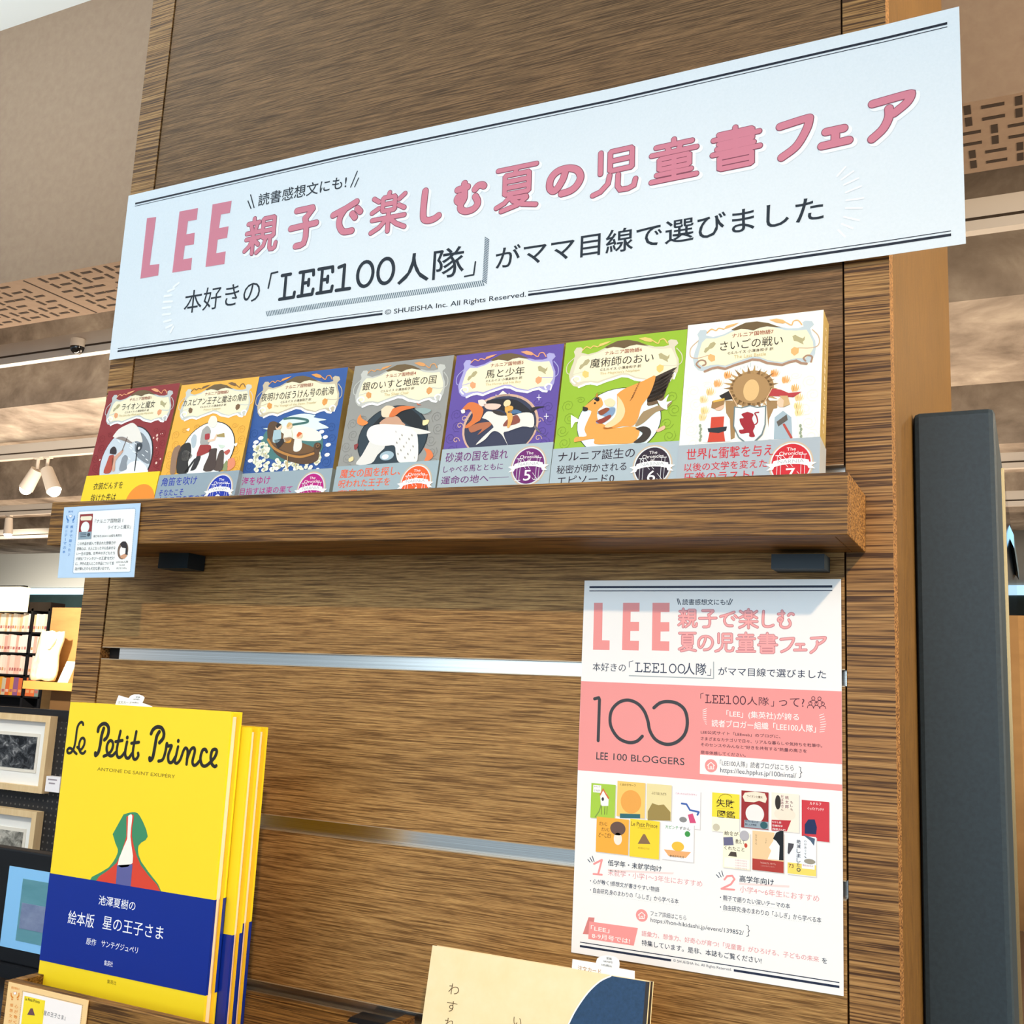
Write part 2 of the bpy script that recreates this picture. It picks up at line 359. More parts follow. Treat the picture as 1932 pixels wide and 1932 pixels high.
# far bookcase
BY = 8.5; bl = at_y((-60, 1155), BY).x; br = at_y((97, 1155), BY).x
ztop, zbot = .70, -1.62
t = empty('bookcase', ((bl+br)/2, BY, zbot), 'black far bookcase packed with pale paperbacks behind the pegboard', 'bookcase')
def part(mb, name, par, **k_):
    o = mb.build(name, par, **k_); o.location = -par.location; return o
k = MB(); k.box((bl, BY+.17, zbot), (br, BY+.2, ztop+.06), BLK); part(k, 'back_panel', t)
rows = [(.42, .68), (.155, .405), (-.12, .14), (-.385, -.135)]
mullx = at_y((57, 1200), BY).x
for xx in (bl-.02, mullx, br-.02):
    k = MB(); k.box((xx-.012, BY-.02, zbot), (xx+.025, BY+.17, ztop+.02), BLK); part(k, 'upright', t)
for z0, z1 in rows+[(-.66, -.40)]:
    k = MB(); k.box((bl, BY-.02, z0-.022), (br, BY+.17, z0-.002), BLK); part(k, 'shelf', t)
k = MB(); k.box((bl, BY-.02, .69), (br, BY+.2, .80), mat('#20150f', .6)); part(k, 'top_board', t)
pal = [['#fbf3e6', '#f7dcc8', '#fff8ee', '#f3c9a0', '#fdeee0'], ['#fdf6ec', '#f4cfc2', '#fbe9dc', '#fff6ee', '#efb9ac'],
       ['#f5ded2', '#fdf2e6', '#eec4b6', '#f7e6da'], ['#e0a23c', '#c94a4a', '#f2dfc0', '#8d5a8a', '#d86c3c', '#c9c0a8', '#7c8f8a']]
rowname = ['top', 'second', 'third', 'fourth']
random.seed(11)
for r, (z0, z1) in enumerate(rows):
    x = bl+.02
    while x < br-.06:
        if abs(x-mullx) < .06: x = mullx+.035
        wd = random.uniform(.036, .056) if r < 3 else random.uniform(.06, .10)
        h = (z1-z0)*random.uniform(.84, .93)
        col = random.choice(pal[r]); k = MB()
        k.box((-wd/2, 0, 0), (wd/2, .13, h), mat(col, .6))
        k.box((-wd/2*.7, -.001, h*.18), (wd/2*.7, .001, h*.34), mat(random.choice(['#c9807a', '#d8a070', '#b86a6a', '#e6c0b0']), .6))
        o = k.build('book', None); o.location = (x+wd/2, BY+.0, z0)
        tag(o, 'pale paperback standing in the %s row of the black far bookcase' % rowname[r] if r < 3 else 'colourful book standing in the lowest visible row of the black far bookcase', 'book', 'books in the %s row of the far bookcase' % rowname[r])
        x += wd+.002
a = at_y((-60, 1107), 8.25); b = at_y((33, 1153), 8.25)
t = empty('light_box', ((a.x+b.x)/2, 8.25, b.z), 'cream glowing light box above the far bookcase, at the left edge', 'light box')
k = MB(); k.box((a.x, 8.25, b.z), (b.x, 8.4, a.z), mat('#fff3cf', .5, 0, .3, .75)); part(k, 'lit_face', t)
k = MB(); k.box((a.x, 8.3, a.z), (b.x, 8.36, a.z+.02), BLK); part(k, 'top_rim', t)
# brown partition, shelf, bag and card
WOODB = noise_mat('warm_brown_partition', ('#a98250', '#bb935c'), (1.5, 1.5, 9), .6)
xa = at_y((99, 1147), 8).x
t = empty('partition', (xa, 8, -1.62), 'warm brown wooden partition beside the far bookcase', 'partition')
k = MB(); k.box((xa, 8.0, -1.62), (xa+11.2, 8.12, .69), WOODB); part(k, 'panel', t)
s0 = at_y((44, 1284), 7.6); s1 = at_y((139, 1284), 7.6)
t = empty('display_shelf', ((s0.x+s1.x)/2, 7.8, s0.z-.05), 'light wooden display shelf under the tote bag', 'shelf')
k = MB(); k.box((s0.x, 7.6, s0.z-.09), (s1.x, 8.0, s0.z), mat('#c99a52', .5)); part(k, 'board', t)
k = MB(); k.box((s0.x+.3, 7.75, -1.62), (s1.x, 7.99, s0.z-.09), mat('#5d4326', .6)); part(k, 'base_cabinet', t)
c0 = at_y((79, 1283), 7.78); t = empty('tote_bag', (c0.x, 7.78, s0.z+.016), 'crumpled cream cloth tote bag standing on the light wooden shelf', 'bag')
k = MB(); CL = noise_mat('cream_cloth', ('#e2cfa6', '#f4e6c4', '#fff6dc'), (6, 6, 6), .8, .2, 5, .6)
nx, nz = 10, 10; V = []; fs = []
for j in range(nz+1):
    for i in range(nx+1):
        u, v = i/nx-.5, j/nz; wv = .40-.05*v+.03*math.sin(v*9); dp = .07*(1-(2*u)**2)*(1-.5*v)+.01*math.sin(u*19+v*8)
        V.append((u*wv+.09*v, -dp-.02, v*.56+.012*math.sin(u*14)))
for j in range(nz+1):
    for i in range(nx+1):
        u, v = i/nx-.5, j/nz; wv = .40-.05*v+.03*math.sin(v*9); dp = .07*(1-(2*u)**2)*(1-.5*v)
        V.append((u*wv+.09*v, dp+.02, v*.56+.012*math.sin(u*14)))
N = (nx+1)*(nz+1)
for j in range(nz):
    for i in range(nx):
        q = j*(nx+1)+i; fs.append((q, q+1, q+nx+2, q+nx+1)); fs.append((N+q+nx+1, N+q+nx+2, N+q+1, N+q))
for j in range(nz):
    q = j*(nx+1); fs.append((q+nx+1, N+q+nx+1, N+q, q)); q += nx; fs.append((q, N+q, N+q+nx+1, q+nx+1))
fs += [(i, N+i, N+i+1, i+1) for i in range(nx)]
k.add(V, fs, CL, True); k.build('bag_body', t)
for yy in (-.03, .03):
    k = MB(); pts = [(-.05+.09, yy, .53), (-.03+.09, yy-.03, .43), (.05+.09, yy-.05, .36), (.12+.09, yy-.04, .45), (.12+.08, yy, .54)]
    for p, q in zip(pts, pts[1:]): k.tube(p, q, .014, .014, CL, 8)
    k.build('handle', t)
a = at_y((118, 1286), 7.66)
t = k = MB(); k.prism([(-.08, .02, 0), (.08, .02, 0), (.17, .03, .24), (.02, .03, .24)], (0, .008, 0), mat('#fffbe8', .5, 0, .3))
o = k.build('price_card'); o.location = (a.x, 7.64, s0.z); tag(o, 'white card leaning beside the cream tote bag', 'card')

# black pegboard with framed pictures, price card and digital screen
def peg_mat():
    M = bpy.data.materials.new('black_pegboard'); M.use_nodes = True; nt = M.node_tree; b = nt.nodes['Principled BSDF']; L = nt.links.new
    tc = nt.nodes.new('ShaderNodeTexCoord'); v = nt.nodes.new('ShaderNodeTexVoronoi'); v.inputs['Scale'].default_value = 34; v.inputs['Randomness'].default_value = 0
    r = nt.nodes.new('ShaderNodeValToRGB'); e = r.color_ramp.elements; e[0].position = .13; e[1].position = .17; e[0].color = (.10, .09, .08, 1); e[1].color = (.010, .010, .012, 1)
    mp = nt.nodes.new('ShaderNodeMapping'); mp.inputs['Scale'].default_value = (1, 0, 1); L(tc.outputs['Object'], mp.inputs['Vector']); L(mp.outputs['Vector'], v.inputs['Vector'])
    L(v.outputs['Distance'], r.inputs['Fac']); L(r.outputs['Color'], b.inputs['Base Color']); b.inputs['Roughness'].default_value = .6; return M
PY = 2.5
t = empty('pegboard', (-4, PY, -1.62), 'black pegboard display wall carrying the framed pictures', 'pegboard')
k = MB(); k.box((-5.2, PY, -1.62), (-2.4, PY+.03, -.325), peg_mat()); part(k, 'board', t)
k = MB(); k.box((-5.2, PY+.0, -.325), (-2.4, PY+.06, -.275), BLK); part(k, 'top_rail', t)
FR = noise_mat('pale_ash_frame', ('#d9b98a', '#e6cba0'), (40, 40, 3), .5); MATW = mat('#f2f0ec', .7)
def frame(x1, z1, z0, wd, label, pic):
    t = empty('framed_picture', (x1-wd/2, PY-.002, z0), label, 'framed picture', 'framed pictures on the pegboard')
    h = z1-z0; b = .028
    for nm, A, B in (('frame_bar', (-wd/2, -.04, 0), (wd/2, 0, b)), ('frame_bar', (-wd/2, -.04, h-b), (wd/2, 0, h)), ('frame_bar', (-wd/2, -.04, b), (-wd/2+b, 0, h-b)), ('frame_bar', (wd/2-b, -.04, b), (wd/2, 0, h-b))):
        k_ = MB(); k_.box(A, B, FR); k_.build(nm, t)
    k_ = MB(); k_.box((-wd/2+b, -.016, b), (wd/2-b, -.004, h-b), MATW)
    mb_ = k_.build('mat_board', t)
    k_ = MB(); k_.box((-wd/2+b+.05, -.019, b+.055), (wd/2-b-.05, -.016, h-b-.055), mat('#e5ded2', .6))
    k_.box((-wd/2+b+.065, -.021, b+.07), (wd/2-b-.065, -.019, h-b-.07), noise_mat('monochrome_print', pic, (22, 22, 30), .4, .3, 6, 0, 1.)); k_.build('picture', mb_)
frame(-3.585, -.302, -.642, .46, 'upper pale wood frame with a dark monochrome picture on the pegboard', ('#0e0e10', '#15161a', '#4a4c50', '#a0a0a0'))
frame(-3.60, -.722, -1.02, .46, 'lower pale wood frame with a light monochrome picture, above the screen', ('#3a3834', '#8d8a82', '#cfcac0'))
a = at_y((86, 1464), 2.46); b = at_y((109, 1496), 2.46)
k = MB(); k.box((0, 0, 0), (b.x-a.x, .03, a.z-b.z), mat('#f4f0f4', .5)); k.box((.012, -.0006, .05), (b.x-a.x-.02, .0004, .056), mat('#9a8f98')); k.box((.02, -.0006, .034), (b.x-a.x-.03, .0004, .04), mat('#9a8f98'))
o = k.build('price_card'); o.location = (a.x, 2.465, b.z); tag(o, 'small white caption card to the right of the upper framed picture', 'card')
SY = 1.6
t = empty('digital_screen', (-2.6, SY, -1.05), 'black digital screen showing a pale blue picture, left of the yellow books', 'screen')
k = MB(); k.box((-3.15, SY, -1.06), (-2.2, SY+.05, -.703), BLK); o = part(k, 'bezel', t, bevel=.006)
k = MB(); k.box((-2.702, SY-.002, -1.012), (-2.23, SY, -.757), mat('#7fb4dc', .3, 0, .4, .42)); part(k, 'lit_panel', t)
k = MB(); k.box((-2.63, SY-.003, -.985), (-2.30, SY-.0015, -.79), noise_mat('screen_picture', ('#5f9aa6', '#78b0bc'), (3, 3, 12), .3, .4))
k.box((-2.62, SY-.0042, -.945), (-2.34, SY-.003, -.865), noise_mat('screen_picture_lilac', ('#7d8aae', '#98a2c0'), (20, 20, 30), .3, .4)); part(k, 'picture', t)
k = MB(); k.box((-2.75, SY-.02, -1.10), (-2.4, SY+.08, -1.06), BLK); part(k, 'stand', t)
t = empty('counter', (-2.6, 1.7, -1.62), 'dark brown counter under the digital screen', 'counter')
k = MB(); k.box((-3.4, 1.25, -1.16), (-1.9, 2.2, -1.10), noise_mat('dark_counter_wood', ('#1d140d', '#2d2015'), (3, 60, 60), .4)); part(k, 'top', t)
k = MB(); k.box((-3.35, 1.3, -1.62), (-1.95, 2.15, -1.16), BLK); part(k, 'body', t)

# ------------------------------------------------------------------ wooden display cabinet
WF = wood('oak_frame_grain', '#b58a54', '#946b3c', '#4a2e15', 560, 8, 'x', .5, .36, .25, 1.3)
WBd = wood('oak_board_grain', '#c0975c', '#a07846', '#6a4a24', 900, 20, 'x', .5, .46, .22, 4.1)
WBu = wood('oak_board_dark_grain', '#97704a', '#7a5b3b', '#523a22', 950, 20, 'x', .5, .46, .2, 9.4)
WT = wood('oak_tray_grain', '#a3783f', '#845d2d', '#472d12', 640, 13, 'x', .48, .40, .25, 7.7)
WS = wood('oak_side_grain', '#7d5c27', '#705020', '#593e18', 300, 30, 'z', .42, .7, .35, 2.2)
ALU = noise_mat('brushed_aluminium', ('#b9b7b2', '#d2d1cd'), (3, 300, 900), .24, .5, 2, 0, 0, 1.0)
DARK = mat('#1a130e', .8); EDGE = mat('#b7a184', .35, .4)
ZT, ZB = 1.75, -1.62
cab = empty('display_cabinet', (-.2, .4, ZB), 'tall brown oak display cabinet with slotted back boards', 'display cabinet')
for xa, xb in ((-.7175, -.6742), (.2615, .3030)):
    k = MB(); k.box((xa, 0, ZB), (xb, .03, ZT), WF); part(k, 'post', cab)
grooves = [(.0935, .1095), (-.0985, -.0825), (-.2845, -.2675), (-.462, -.4465), (-.648, -.632)]
zz = ZT
for g0, g1 in grooves+[(ZB, ZB)]:
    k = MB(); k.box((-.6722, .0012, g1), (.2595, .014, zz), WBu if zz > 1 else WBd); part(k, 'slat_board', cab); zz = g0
for g0, g1 in grooves:
    k = MB(); k.box((-.651, .0105, g0), (.2595, .0135, g1), ALU)
    k.box((-.672, .0004, g1-.0009), (.2595, .010, g1), EDGE); k.box((-.672, .0004, g0), (.2595, .010, g0+.0009), EDGE)
    part(k, 'aluminium_rail', cab, label='shiny aluminium rail in the groove')
k = MB(); k.box((-.71, .016, ZB), (.296, .026, ZT), DARK); part(k, 'backing', cab)
k = MB(); k.box((.288, .03, ZB), (.303, .87, ZT), WS); part(k, 'side_panel', cab)
k = MB(); k.box((-.7175, .03, ZB), (-.7025, .87, ZT), WS); part(k, 'side_panel', cab)
k = MB(); k.box((-.7025, .855, ZB), (.288, .87, ZT), WS); part(k, 'rear_panel', cab)

# ------------------------------------------------------------------ tall black unit at the right of the cabinet
BK = noise_mat('black_powder_coat', ('#25333c', '#2d3d47'), (220, 220, 220), .5, .4)
t = empty('black_kiosk', (.345, .75, ZB), 'tall matt black kiosk standing against the right side of the oak cabinet', 'kiosk')
k = MB(); k.box((.3042, .19, ZB), (.386, 1.33, .207), BK); part(k, 'housing', t, bevel=.006)
k = MB(); k.box((.386, .415, ZB+.1), (.3885, 1.31, .186), mat('#0a1420', .06, 0, .8)); part(k, 'glass_screen', t, label='glossy dark glass screen')
k = MB(); k.box((.386, .40, ZB+.1), (.3895, .411, .186), mat('#c9a876', .25, .8)); part(k, 'metal_trim', t, label='brass coloured edge trim')
k = MB(); k.prism([(.3885, .70, .165), (.3885, 1.22, .175), (.394, 1.22, .165), (.394, .70, .150)], (0, 0, -.02), mat('#8fb4cc', .15, .6)); part(k, 'handle', t, label='shiny angled metal handle')

# ------------------------------------------------------------------ book trays
def tray(name, x0, x1, y0, zf, ztop, zback, label, rot=0., thick=.012, zr=None):
    t = empty(name, ((x0+x1)/2, 0, zf-.012), label, 'book tray', 'wooden book trays on the cabinet')
    for nm, A, B in (('front_lip', (x0, y0, zf-.02), (x1, y0+thick, ztop)), ('floor_board', (x0+.012, y0+thick, zf-.02), (x1-.012, -.0006, zf)),
                     ('back_strip', (x0+.012, -.012, zf), (x1-.012, -.0006, zback)), ('end_board', (x0, y0+thick, zf-.02), (x0+.012, -.0006, ztop)), ('end_board', (x1-.012, y0+thick, zf-.02), (x1, -.0006, zr or ztop))):
        k_ = MB(); k_.box(A, B, WT); part(k_, nm, t, bevel=.0008)
    t.rotation_euler = (0, rot, 0); return t
TS = .011
tray_top = tray('book_tray', -.672, .2790, -.105, .050, .0835, .06, 'upper oak book tray holding the row of seven small books', TS)
for xx, nm in ((.199, 'a'), (-.56, 'b')):
    k = MB(); z = .030-TS*(xx+.2)
    k.box((xx, -.030, .011), (xx+.048, -.0005, z-.001), mat('#1c2a33', .45)); o = k.build('bracket', tray_top); o.location = Vector((0, 0, 0))-tray_top.location; o['label'] = 'black metal bracket under the tray'
    o.matrix_parent_inverse = Matrix.Identity(4)
tray_low = tray('book_tray', -.536, -.17, -.203, -.4605, -.4300, -.4665+.008, 'lower left oak book tray holding the yellow picture books', 0, .012, -.45)
k = MB(); k.prism([(-.232, -.004, -.455), (-.178, -.004, -.455), (-.178, -.004, -.50), (-.252, -.004, -.50), (-.252, -.004, -.478)], (0, -.022, 0), mat('#17181b', .4)); o = k.build('bracket', tray_low); o.location = -tray_low.location; o['label'] = 'black metal bracket hooked in the groove'
tray_c = tray('book_tray', -.15, .15, -.135, -.610, -.585, -.60, 'lower right oak book tray holding the cream picture book', 0)

# ------------------------------------------------------------------ stroke alphabet traced from the rounded lettering
ZA, ZBm = (1100, 1100, .1294), (1340, 1100, .13458)
HERO = {
 '親': (ZA, [[(1462,378),(1462,405)], [(1412,412),(1506,412)], [(1440,432),(1450,464)], [(1487,432),(1478,464)], [(1404,483),(1523,483)], [(1404,528),(1516,526)], [(1462,488),(1460,640)], [(1452,540),(1430,585),(1395,612)], [(1477,550),(1508,580)],
        [(1548,395),(1625,395),(1634,402),(1634,528),(1625,536),(1548,536),(1540,528),(1540,402),(1548,395)], [(1545,441),(1630,441)], [(1545,488),(1630,488)], [(1570,545),(1552,598),(1497,640)], [(1605,545),(1605,615),(1613,632),(1636,634),(1650,624),(1656,592)]]),
 '子': (ZA, [[(1744,403),(1895,403),(1898,412),(1836,466),(1830,462)], [(1830,464),(1848,505),(1849,590),(1835,630),(1805,640),(1757,640)], [(1697,515),(1942,511)]]),
 'で': (ZBm, [[(144,470),(250,440),(335,408)], [(243,444),(205,495),(203,548),(240,595),(310,600)], [(306,485),(330,513)], [(346,455),(372,480)]]),
 '楽': (ZBm, [[(537,370),(530,394)], [(497,400),(575,400),(582,407),(582,484),(575,490),(497,490),(490,484),(490,407),(497,400)], [(495,445),(577,445)], [(421,395),(460,421)], [(411,490),(460,466)], [(654,396),(611,426)], [(611,466),(654,490)], [(416,540),(658,540)], [(537,500),(537,630)], [(518,553),(470,598),(411,624)], [(556,553),(600,590),(662,620)]]),
 'し': (ZBm, [[(748,396),(742,480),(741,560),(755,598),(800,611),(850,605),(884,590)]]),
 'む': (ZBm, [[(956,435),(1034,424)], [(1008,392),(1012,470),(1012,512),(995,542),(966,535),(955,512),(972,488),(1000,494),(1012,512)], [(1004,532),(986,566),(992,602),(1032,625),(1085,620),(1118,592),(1122,558),(1102,516)], [(1096,455),(1120,431),(1150,430),(1166,442)]]),
 '夏': (ZA, [[(1406,732),(1640,732)], [(1520,740),(1510,765)], [(1457,772),(1590,772),(1597,779),(1597,884),(1590,890),(1457,890),(1450,884),(1450,779),(1457,772)], [(1455,812),(1592,812)], [(1455,851),(1592,851)], [(1490,900),(1450,943),(1401,964)], [(1482,920),(1582,922),(1585,930),(1530,968),(1432,990)], [(1500,936),(1560,968),(1642,986)]]),
 'の': (ZA, [[(1790,788),(1773,858),(1737,925),(1707,940),(1684,900),(1694,832),(1738,786),(1808,778),(1868,808),(1891,870),(1866,933),(1822,966),(1766,975)]]),
 '児': (ZBm, [[(118,711),(118,836)], [(181,715),(294,715),(301,722),(301,824),(294,830),(181,830),(174,824),(174,722),(181,715)], [(180,772),(297,772)], [(172,856),(163,902),(120,943),(76,956)], [(222,860),(220,928),(235,952),(280,955),(314,943),(323,906)]]),
 '童': (ZBm, [[(500,700),(500,728)], [(401,733),(600,733)], [(465,748),(475,775)], [(536,748),(526,775)], [(376,781),(625,781)], [(430,815),(577,815),(586,823),(586,878),(577,885),(430,885),(420,878),(420,823),(430,815)], [(425,850),(582,850)], [(502,815),(502,957)], [(406,918),(596,918)], [(376,958),(625,959)]]),
 '書': (ZBm, [[(800,706),(800,870)], [(711,736),(885,736),(892,742),(892,800)], [(681,767),(930,767)], [(711,801),(890,801)], [(701,834),(900,834)], [(676,868),(934,868)], [(725,895),(881,895),(890,903),(890,968),(881,975),(725,975),(715,968),(715,903),(725,895)], [(720,935),(885,935)]]),
 'フ': (ZBm, [[(990,790),(1150,776),(1168,786),(1150,840),(1090,918),(1000,964)]]),
 'ェ': (ZBm, [[(1206,860),(1314,860)], [(1264,865),(1262,932)], [(1181,940),(1344,938)]]),
 'ア': (ZBm, [[(1416,775),(1590,765),(1612,775),(1590,812),(1526,855)], [(1500,822),(1498,872),(1468,930),(1411,975)]])}
CURVY = set('でしむのフア')
def hero_strokes(sheet):
    """every stroke of the lettering in sheet coordinates, from the poster"""
    out = {}
    for ch, (z, S) in HERO.items():
        sheet.zoom(*z)
        out[ch] = [[sheet.uv(p) for p in (spline(s_) if ch in CURVY and len(s_) > 3 else s_)] for s_ in S]
    return out
SLAB = {'L': [[(.33, 0), (.33, 1)], [(.08, 1), (.6, 1)], [(.05, 0), (.9, 0), (.93, .2)]],
        'E': [[(.27, 0), (.27, 1)], [(.05, 1), (.86, 1), (.88, .8)], [(.27, .52), (.62, .52)], [(.62, .64), (.62, .40)], [(.05, 0), (.88, 0), (.92, .2)]],
        '1': [[(.42, 0), (.42, 1)], [(.1, .94), (.42, 1)], [(.05, 0), (.8, 0)]],
        '0': [[(.5+.42*math.cos(i*math.pi/12), .5+.5*math.sin(i*math.pi/12)) for i in range(25)]]}
def slab(s, t, BL, BR, TL, m, L, wt=.11):
    a, b, c = s.uv(BL), s.uv(BR), s.uv(TL); h = c[1]-a[1]; v0 = (a[1]+b[1])/2; n = len(t); cw = (b[0]-a[0])/n
    for i, ch in enumerate(t):
        for S in SLAB[ch]: s.stroke_uv([(a[0]+cw*(i+x*.9+.05), v0+h*(y*(1-wt)+wt/2)) for x, y in S], h*wt, m, L)
def rays(s, P, wd, m, L):
    for a, b in P: s.stroke([a, b], wd, m, L)

# ------------------------------------------------------------------ poster
pc = [at_y(q, -.0012) for q in ((1101.3, 1095.9), (1583.2, 1092), (1595.5, 1881.4), (1079.5, 1795.9))]
px0 = (pc[0].x+pc[3].x)/2; px1 = (pc[1].x+pc[2].x)/2; pz1 = (pc[0].z+pc[1].z)/2; pz0 = (pc[2].z+pc[3].z)/2
S = Sheet((0, -.0012, 0), step=.0001)
WH = PAPER('#f6f5f3', .42)
S.box((px0, -.0012, pz0), (px1, -.0004, pz1), WH)
PK = INK('#f29a97'); PK2 = INK('#f6abab'); OUT = INK('#c97f86'); NAVY = INK('#1c2740'); NAVL = INK('#3a4258'); MAR = INK('#5a2a38'); WHI = INK('#fbf7f4'); DG = INK('#3d3e42'); PTXT = INK('#e49a9c'); GRY = INK('#a9b1b4')
Z7 = (1070, 1080, .2795); Z8 = (1070, 1470, .2795)
hs = hero_strokes(S)
S.zoom(*Z7)
u0, u1 = S.uv((151, 100))[0], S.uv((1790, 95))[0]
def hline(s, p, th, m, L, a=None, b=None, cuts=()):
    v = s.uv(p)[1]; s.rect_uv(a, v-th/2, b, v+th/2, m, L, cuts)
hline(S, (970, 97), .0021, NAVY, 1, u0, u1); hline(S, (970, 124), .0008, NAVY, 1, u0, u1)
S.poly([(182,205),(240,205),(236,458),(287,459),(286,523),(175,521)], PK, 1)
S.poly([(378,205),(489,205),(488,265),(429,265),(428,333),(486,334),(485,395),(427,395),(426,461),(485,462),(483,527),(371,523)], PK, 1)
S.poly([(577,205),(692,205),(691,267),(632,267),(631,336),(690,336),(690,398),(631,399),(630,465),(690,466),(689,530),(572,526)], PK, 1)
S.text('読書感想文にも!', (778, 220), (1082, 220), (778, 180), NAVY, 1, .01)
rays(S, [((744, 178), (752, 215)), ((752, 178), (766, 217)), ((1103, 178), (1088, 217)), ((1116, 184), (1098, 218))], 5, NAVY, 1)
for ch in '親子で楽しむ夏の児童書フェア':
    for st in hs[ch]: S.stroke_uv(st, .0027*1.05, OUT, 1)
for ch in '親子で楽しむ夏の児童書フェア':
    for st in hs[ch]: S.stroke_uv(st, .0017*1.05, PK2, 2)
S.text('本好きの', (172, 668), (395, 668), (172, 612), NAVY, 1)
for P in ([(420, 640), (420, 604), (445, 597)], [(945, 694), (968, 696), (970, 652)]): S.stroke(P, 4, NAVL, 1)
slab(S, 'LEE100', (455, 670), (800, 686), (455, 606), NAVL, 1)
S.text('人隊', (788, 692), (940, 692), (788, 612), NAVL, 1, .005)
S.stroke([(420, 697), (989, 716), (989, 605)], 6, GRY, 1)
S.text('がママ目線で選びました', (1020, 700), (1748, 712), (1020, 644), NAVL, 1, .006)
v0, v1 = S.uv((970, 1415))[1], S.uv((970, 770))[1]; w1 = px1-px0
vt = (S.uv((97, 737))[1]+S.uv((1845, 799))[1])/2; vb = (S.uv((72, 1340))[1]+S.uv((1855, 1468))[1])/2
S.zoom(*Z8); vb = (S.uv((1850, 68))[1]); S.zoom(*Z7); vb2 = S.uv((72, 1345))[1]
S.rect_uv(px0+.0001, (vb+vb2)/2, px1-.0001, vt, PK, 1)
S.stroke([(186, 853), (214, 846), (219, 860), (210, 1135)], 20, DG, 2)
def arc(cx, cy, rx, ry, a0, a1, n=24): return [(cx+rx*math.cos(math.radians(a0+(a1-a0)*i/n)), cy-ry*math.sin(math.radians(a0+(a1-a0)*i/n))) for i in range(n+1)]
S.stroke(arc(418, 1000, 128, 146, -45, -358)[::-1] if False else [(508,1106),(470,1140),(415,1148),(350,1120),(305,1060),(290,1000),(302,930),(350,878),(412,862),(475,885),(520,935),(545,1000),(560,1070),(600,1130),(670,1160),(740,1145),(795,1090),(812,1010),(795,930),(745,885),(685,872),(630,880),(586,914)], 21, DG, 2, smooth=True)
S.text('LEE', (197, 1262), (275, 1268), (197, 1212), DG, 2, .02); S.text('100 BLOGGERS', (312, 1272), (792, 1296), (312, 1226), DG, 2)
S.stroke([(902, 850), (902, 820), (920, 815)], 4, MAR, 2); slab(S, 'LEE100', (930, 883), (1210, 893), (930, 825), MAR, 2)
S.text('人隊', (1215, 895), (1362, 900), (1215, 838), MAR, 2); S.stroke([(1378, 902), (1394, 903), (1395, 870)], 4, MAR, 2)
S.text('って?', (1430, 902), (1602, 908), (1430, 845), MAR, 2)
for cx, cy in ((1662, 860), (1704, 862), (1642, 893), (1684, 895), (1726, 897)):
    S.stroke(arc(cx, cy-10, 11, 12, 0, 360, 14), 4, MAR, 2); S.stroke([(cx-20, cy+22), (cx-17, cy+8), (cx, cy+2), (cx+17, cy+9), (cx+20, cy+23)], 4, MAR, 2)
S.text('「LEE」(集英社)が誇る', (1075, 992), (1565, 998), (1075, 938), WHI, 2, .014)
S.text('読者ブロガー組織「LEE100人隊」', (975, 1052), (1680, 1070), (975, 1002), WHI, 2, .014)
rays(S, [((905+i*3+(i % 2)*0+abs(i-4)*3, 930+i*13), (938-abs(i-4)*-1, 920+i*15)) for i in range(8)], 4, WHI, 2)
rays(S, [((1712-abs(i-4)*2, 965+i*16), (1748-abs(i-4)*4, 955+i*17)) for i in range(8)], 4, WHI, 2)
for tx, xb, y in (('LEE公式サイト「LEEweb」のブログに、', 1440, 1090), ('さまざまなカテゴリで日々、リアルな暮らしや気持ちを執筆中。', 1722, 1135), ('そのセンスやみんなと"好きを共有する"熱量の高さを', 1618, 1176), ('是非体感してください。', 1205, 1228)):
    S.text(tx, (902, y), (xb, y+(xb-902)*.055), (902, y-24), MAR, 2, .012)
a = S.uv((898, 1234)); b = S.uv((1850, 1430)); S.rect_uv(a[0], b[1]-.0003, px1-.0001, S.uv((1370, 1262))[1], WHI, 2)
def house(s, c, r, L):
    s.ell(c, r, r*1.05, PK, L)
    x, y = c; q = r*.5
    s.stroke([(x-q*1.15, y-q*.1), (x, y-q*1.1), (x+q*1.15, y-q*.05)], r*.12, WHI, L+1); s.stroke([(x-q*.85, y-q*.1), (x-q*.85, y+q), (x+q*.85, y+q*1.05), (x+q*.85, y-q*.1)], r*.12, WHI, L+1)
    s.stroke([(x-q*.25, y+q), (x-q*.25, y+q*.3), (x+q*.25, y+q*.3), (x+q*.25, y+q)], r*.1, WHI, L+1)
house(S, (972, 1305), 42, 3)
S.text('「LEE100人隊」読者ブログはこちら', (1032, 1312), (1530, 1332), (1032, 1272), NAVL, 3)
S.text('https://lee.hpplus.jp/100nintai/', (1034, 1368), (1548, 1388), (1034, 1326), NAVL, 3)
S.stroke([(1566, 1312), (1578, 1318), (1576, 1342), (1586, 1350), (1576, 1358), (1578, 1380), (1566, 1386)], 4, NAVL, 3)
# thumbnails of recommended books (plain stand-ins for their pictures)
def thumb(s, quad, col, L): s.rect(quad[0], quad[1], INK(col), L)
S.zoom(1100, 1470, .1294)
def shadowed(a, b, col, L):
    S.rect((a[0]+10, a[1]+12), (b[0]+12, b[1]+14), INK('#d9d4d2'), L); S.rect(a, b, INK(col), L+1)
shadowed((124, 55), (462, 596), '#a9cf45', 1)
S.rect((152, 82), (264, 200), WHI, 3); S.text('あんごう', (165, 115), (250, 118), (165, 92), NAVL, 4); S.text('どろぼう', (165, 178), (250, 182), (165, 150), NAVL, 4)
S.poly([(250, 225), (295, 140), (350, 215), (375, 285), (370, 390), (262, 390)], WHI, 3); S.poly([(240, 235), (293, 130), (385, 275), (368, 290), (295, 165), (258, 240)], INK('#d9713f'), 4); S.ell((290, 290), 18, 26, DG, 4)
S.stroke([(265, 380), (235, 470), (180, 550)], 14, INK('#7f9a4a'), 3)
